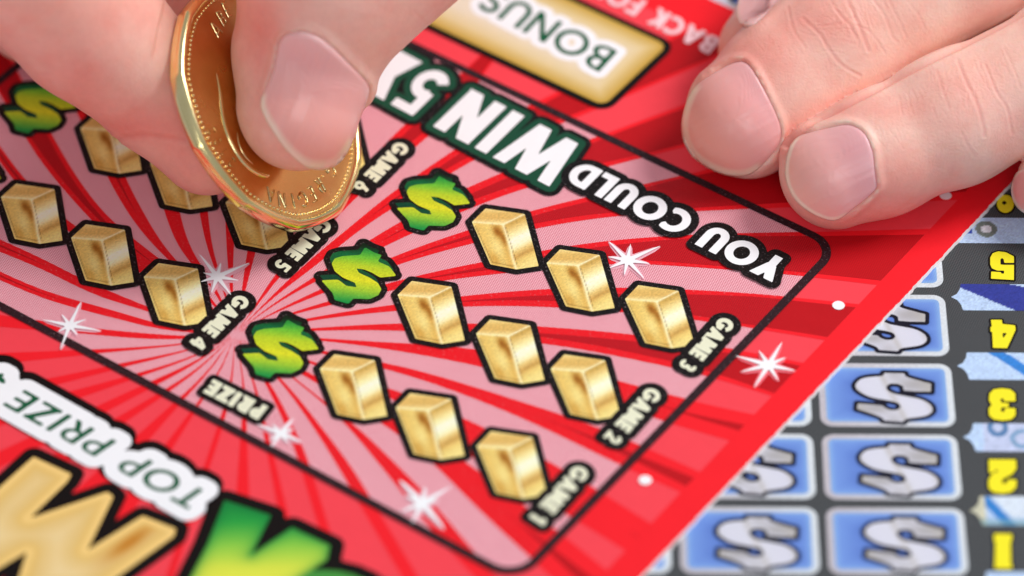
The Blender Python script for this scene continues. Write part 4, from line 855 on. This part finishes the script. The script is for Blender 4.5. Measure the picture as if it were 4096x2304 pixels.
HR.palm = [(wp('R', 3000, -1000, 2.3), .9, wr, 1.7, .5), (wp('R', 3500, -150, 1.9), .85, wr, 1.7, .5), (wp('R', 4100, 350, 1.5), .75, wr, 1.6, .5), (wp('R', 2900, -1700, 2.2), .85, wr, 1.7, .5), (wr, 1.8, wp('R', 9000, -4200, 3.0), 2.3, .9)]
def colR(V, p, g):
    c = np.tile(srgb((253, 204, 188)), (len(V), 1)); q = (p-np.array([2600, 0]))/.69
    def blob(x, y, s, t, k): nonlocal c; w_ = np.exp(-((q[:, 0]-x)/s)**2-((q[:, 1]-y)/t)**2)[:, None]*k; c = c+(np.array(tgt)-c)*w_
    tgt = srgb((234, 122, 110)); blob(560, 330, 330, 200, .5); blob(1000, 90, 350, 170, .45); blob(1050, 1200, 420, 220, .55); blob(300, 600, 180, 300, .5); blob(1450, 1050, 260, 200, .4); blob(1780, 480, 300, 130, .25); blob(820, 830, 120, 120, .45); blob(1250, 640, 400, 90, .35)
    tgt = srgb((232, 176, 168)); blob(2000, 700, 300, 200, .35)
    tgt = srgb((240, 200, 180)); blob(1500, 150, 400, 200, .3)
    return c*(1+.035*vnoise(V, 3.5, 2)[:, None]*np.array([.6, 1, 1.1]))
nA = loop_free(px('R', [(268,500),(232,590),(206,690),(212,790),(250,872),(305,928),(370,968),(440,1000),(520,1014),(585,1002),(640,968),(705,905),(748,845),(764,775),(750,710),(722,645),(682,560),(642,480),(602,408),(560,356),(508,352),(440,378),(370,418),(315,456)]), [.6,1,1,1,1,1,1,1,1,.9,.5,0,0,0,0,0,0,0,0,0,0,0,0,.1])
nB = loop_free(px('R', [(850,795),(822,855),(806,925),(802,1000),(815,1062),(845,1130),(892,1182),(950,1226),(1012,1258),(1072,1272),(1125,1250),(1185,1208),(1245,1160),(1298,1112),(1322,1075),(1308,1015),(1300,930),(1285,852),(1258,790),(1210,742),(1150,718),(1080,730),(1000,748),(920,764)]), [.5,1,1,1,1,1,1,1,1,1,.6,0,0,0,0,0,0,0,0,0,0,0,0,0])
nC = loop_free(px('R', [(2190,975),(2140,1000),(2118,1060),(2122,1130),(2150,1190),(2200,1235),(2300,1260),(2440,1180),(2450,1060),(2330,965)]), [.3,1,1,1,1,.8,.3,0,0,0])
nD = loop_free(px('R', [(548,-60),(520,20),(512,90),(530,150),(580,165),(650,120),(750,20),(850,-90),(860,-220),(740,-260),(620,-180)]), [.3,1,1,1,.5,0,0,0,0,0,0])
folR = [('R', [(800,850),(850,800),(1000,690),(1300,530),(1600,370),(1900,222),(2250,35)], .03, .03), ('Q', [(1170,0),(1230,130),(1290,270),(1340,400)], .012, .022), ('Q', [(1040,0),(1100,100),(1180,190),(1240,300)], .007, .018), ('Q', [(820,150),(950,270),(1030,400),(1130,520),(1270,600)], .009, .02),
        ('Q', [(1380,0),(1470,130),(1530,290),(1570,330)], .006, .018), ('Q', [(1500,0),(1590,180),(1640,300)], .005, .016), ('Q', [(700,60),(740,230),(840,380)], .006, .018), ('Q', [(1640,0),(1740,120),(1790,230)], .004, .015), ('Q', [(930,205),(1100,190),(1230,130)], .005, .014), ('Q', [(1250,200),(1360,260),(1470,420)], .006, .016),
        ('Q', [(2050,480),(2120,660),(2200,820),(2250,1000),(2260,1080)], .010, .022), ('Q', [(1880,560),(1930,720),(1980,860)], .005, .016), ('Q', [(2270,520),(2350,720),(2440,860),(2480,1060)], .007, .018), ('Q', [(2420,380),(2500,560),(2550,700)], .005, .016), ('Q', [(1650,740),(1690,900)], .004, .014), ('Q', [(1580,760),(1610,920)], .004, .014), ('Q', [(2080,1060),(2140,1180),(2190,1240)], .004, .018)]
rw = np.random.default_rng(12)
def wrinkles(win, c, sp, n_, ang, ln):
    for _ in range(n_):
        x, y = c[0]+rw.normal()*sp[0], c[1]+rw.normal()*sp[1]; a = math.radians(ang+rw.normal()*16); l_ = ln*rw.uniform(.4, 1.3); b = rw.normal()*l_*.12
        dx, dy = math.cos(a)*l_/2, math.sin(a)*l_/2; folR.append((win, [(x-dx, y-dy), (x+b*.7*math.sin(a), y-b*.7*math.cos(a)), (x+dx, y+dy)], rw.uniform(.0012, .0034), rw.uniform(.009, .015)))
wrinkles('Q', (1180, 190), (190, 130), 34, 62, 190); wrinkles('Q', (1150, 180), (160, 110), 14, 0, 130); wrinkles('Q', (2130, 660), (200, 150), 34, 70, 190); wrinkles('Q', (2150, 700), (160, 130), 9, 10, 110); wrinkles('Q', (1700, 760), (160, 80), 12, 75, 120)
wrinkles('Q', (620, 420), (90, 80), 10, 55, 90); wrinkles('Q', (1520, 1080), (90, 90), 12, 70, 90)
build_hand('hand', HR, (1.0, -.6, -.05), (30, 19, 6), [dict(loop=nA, bed=(242, 174, 178), bed2=(246, 172, 152), tip=(255, 230, 206), axis=(-.87, .5), edge=.875, moon=.2), dict(loop=nB, bed=(246, 180, 188), bed2=(251, 186, 170), tip=(255, 230, 208), axis=(-.9, .42), edge=.9, moon=.25), dict(loop=nC, bed=(242, 170, 164), tip=(244, 222, 206), axis=(-.9, .42)), dict(loop=nD, bed=(238, 184, 182), tip=(222, 180, 168), axis=(-.6, .8))],
           colR, dict(label='hand at the right with fingertips pressing down on the red ticket', cat='hand'), folR)
# ---- hand on the left, holding the coin between thumb and index finger
HL = Hand(); hp = lambda win, x, y, o: hit_plane(*px(win, [(x, y)])[0], CC, cn, o)
def cut_thumb(P, d): return smax(d, CT/2-.012-(P-CC)@cn+2.0*np.clip(np.linalg.norm(P-CC, axis=1)-1.6, 0, 9), .12)
def cut_index(P, d): return smax(d, (P-CC)@cn+CT/2-.012-2.0*np.clip(np.linalg.norm(P-CC, axis=1)-1.6, 0, 9), .12)
dth = .25*E_R+.15*E_U+.95*E_V
HL.finger([(hp('T', 742, 552, .57), .645), (hp('T', 792, 262, .80), .745), (hp('T', 915, -95, 1.35), .96), (hp('T', 1180, -480, 2.0), 1.1)], dth, ws=1.02, cut=cut_thumb, k=.2)
HL.finger([(hp('L', 1045, 722, -.62), .555), (hp('L', 800, 455, -.78), .66), (hp('L', 440, 120, -.75), .79), (hp('L', 80, -260, -.6), .86), (hp('L', -300, -900, -.2), .95)], -cn, ws=1.0, cut=cut_index, k=.12)
HL.finger([(wp('L', 180, 60, .62), .56), (wp('L', -180, -240, .9), .66), (wp('L', -600, -700, 1.5), .8), (wp('L', -500, -1500, 2.6), .95)], up)
HL.finger([(wp('L', -700, 100, .7), .5), (wp('L', -1000, -500, 1.2), .65), (wp('L', -900, -1500, 2.4), .85)], up)
HL.finger([(hp('L', 905, 60, -1.35), .42), (hp('L', 800, -300, -1.3), .6), (hp('L', 300, -1100, -.4), .8)], up)
wl = wp('L', 200, -3000, 4.2); b1 = hp('L', -300, -900, -.2); b2 = wp('L', -500, -1500, 2.6); b3 = wp('L', -900, -1500, 2.4)
HL.palm = [(hp('T', 1180, -480, 2.0), 1.1, wl, 1.7, .6), (b1, .95, wl, 1.7, .5), (b2, .95, wl, 1.6, .5), (b3, .85, wl, 1.6, .5), (wl, 1.8, wp('L', 900, -7000, 6.5), 2.4, .8)]
def colL(V, p, g):
    c = np.tile(srgb((252, 198, 182)), (len(V), 1)); q = p/.795
    def blob(x, y, s, t, k): nonlocal c; w_ = np.exp(-((q[:, 0]-x)/s)**2-((q[:, 1]-y)/t)**2)[:, None]*k; c = c+(np.array(tgt)-c)*w_
    tgt = srgb((234, 118, 106)); blob(640, 640, 260, 90, .6); blob(950, 820, 260, 200, .5); blob(560, 60, 250, 120, .3); blob(1290, 120, 150, 260, .4); blob(420, 400, 150, 160, .45); blob(800, 560, 200, 120, .3); blob(1330, 330, 90, 300, .25); blob(1600, 750, 200, 60, .3)
    return c*(1+.035*vnoise(V, 3.0, 8)[:, None]*np.array([.6, 1, 1.1]))
nT = loop_free(px('T', [(650,205),(690,168),(750,150),(812,160),(872,192),(932,242),(1000,316),(1058,375),(1108,432),(1098,510),(1062,600),(1030,680),(998,742),(955,798),(900,828),(832,826),(780,808),(728,766),(680,716),(640,660),(600,600),(576,552),(568,508),(586,450),(612,388),(632,322),(644,262)]), [0,0,0,0,0,0,0,0,0,0,0,.2,.8,1,1,1,1,1,1,1,1,1,.8,.3,.1,0,0])
folL = [('L', [(560,712),(640,690),(720,680),(820,690),(930,705)], .014, .03), ('T', [(1130,520),(1180,370),(1260,260)], .01, .02), ('T', [(690,160),(760,120),(850,150),(900,200)], .006, .02), ('T', [(1330,60),(1400,130)], .006, .02), ('L', [(180,370),(260,375)], .006, .02)]
build_hand('hand', HL, (-14, -1.2, -.05), (6, 26, 10), [dict(loop=nT, bed=(250, 188, 188), bed2=(246, 174, 160), tip=(255, 230, 208), axis=(-.38, .92), edge=.88, moon=.4, shift=(0, -20), dome=.07)], colL,
           dict(label='hand at the left gripping a gold coin between thumb and index finger', cat='hand'), folL, levels=1)
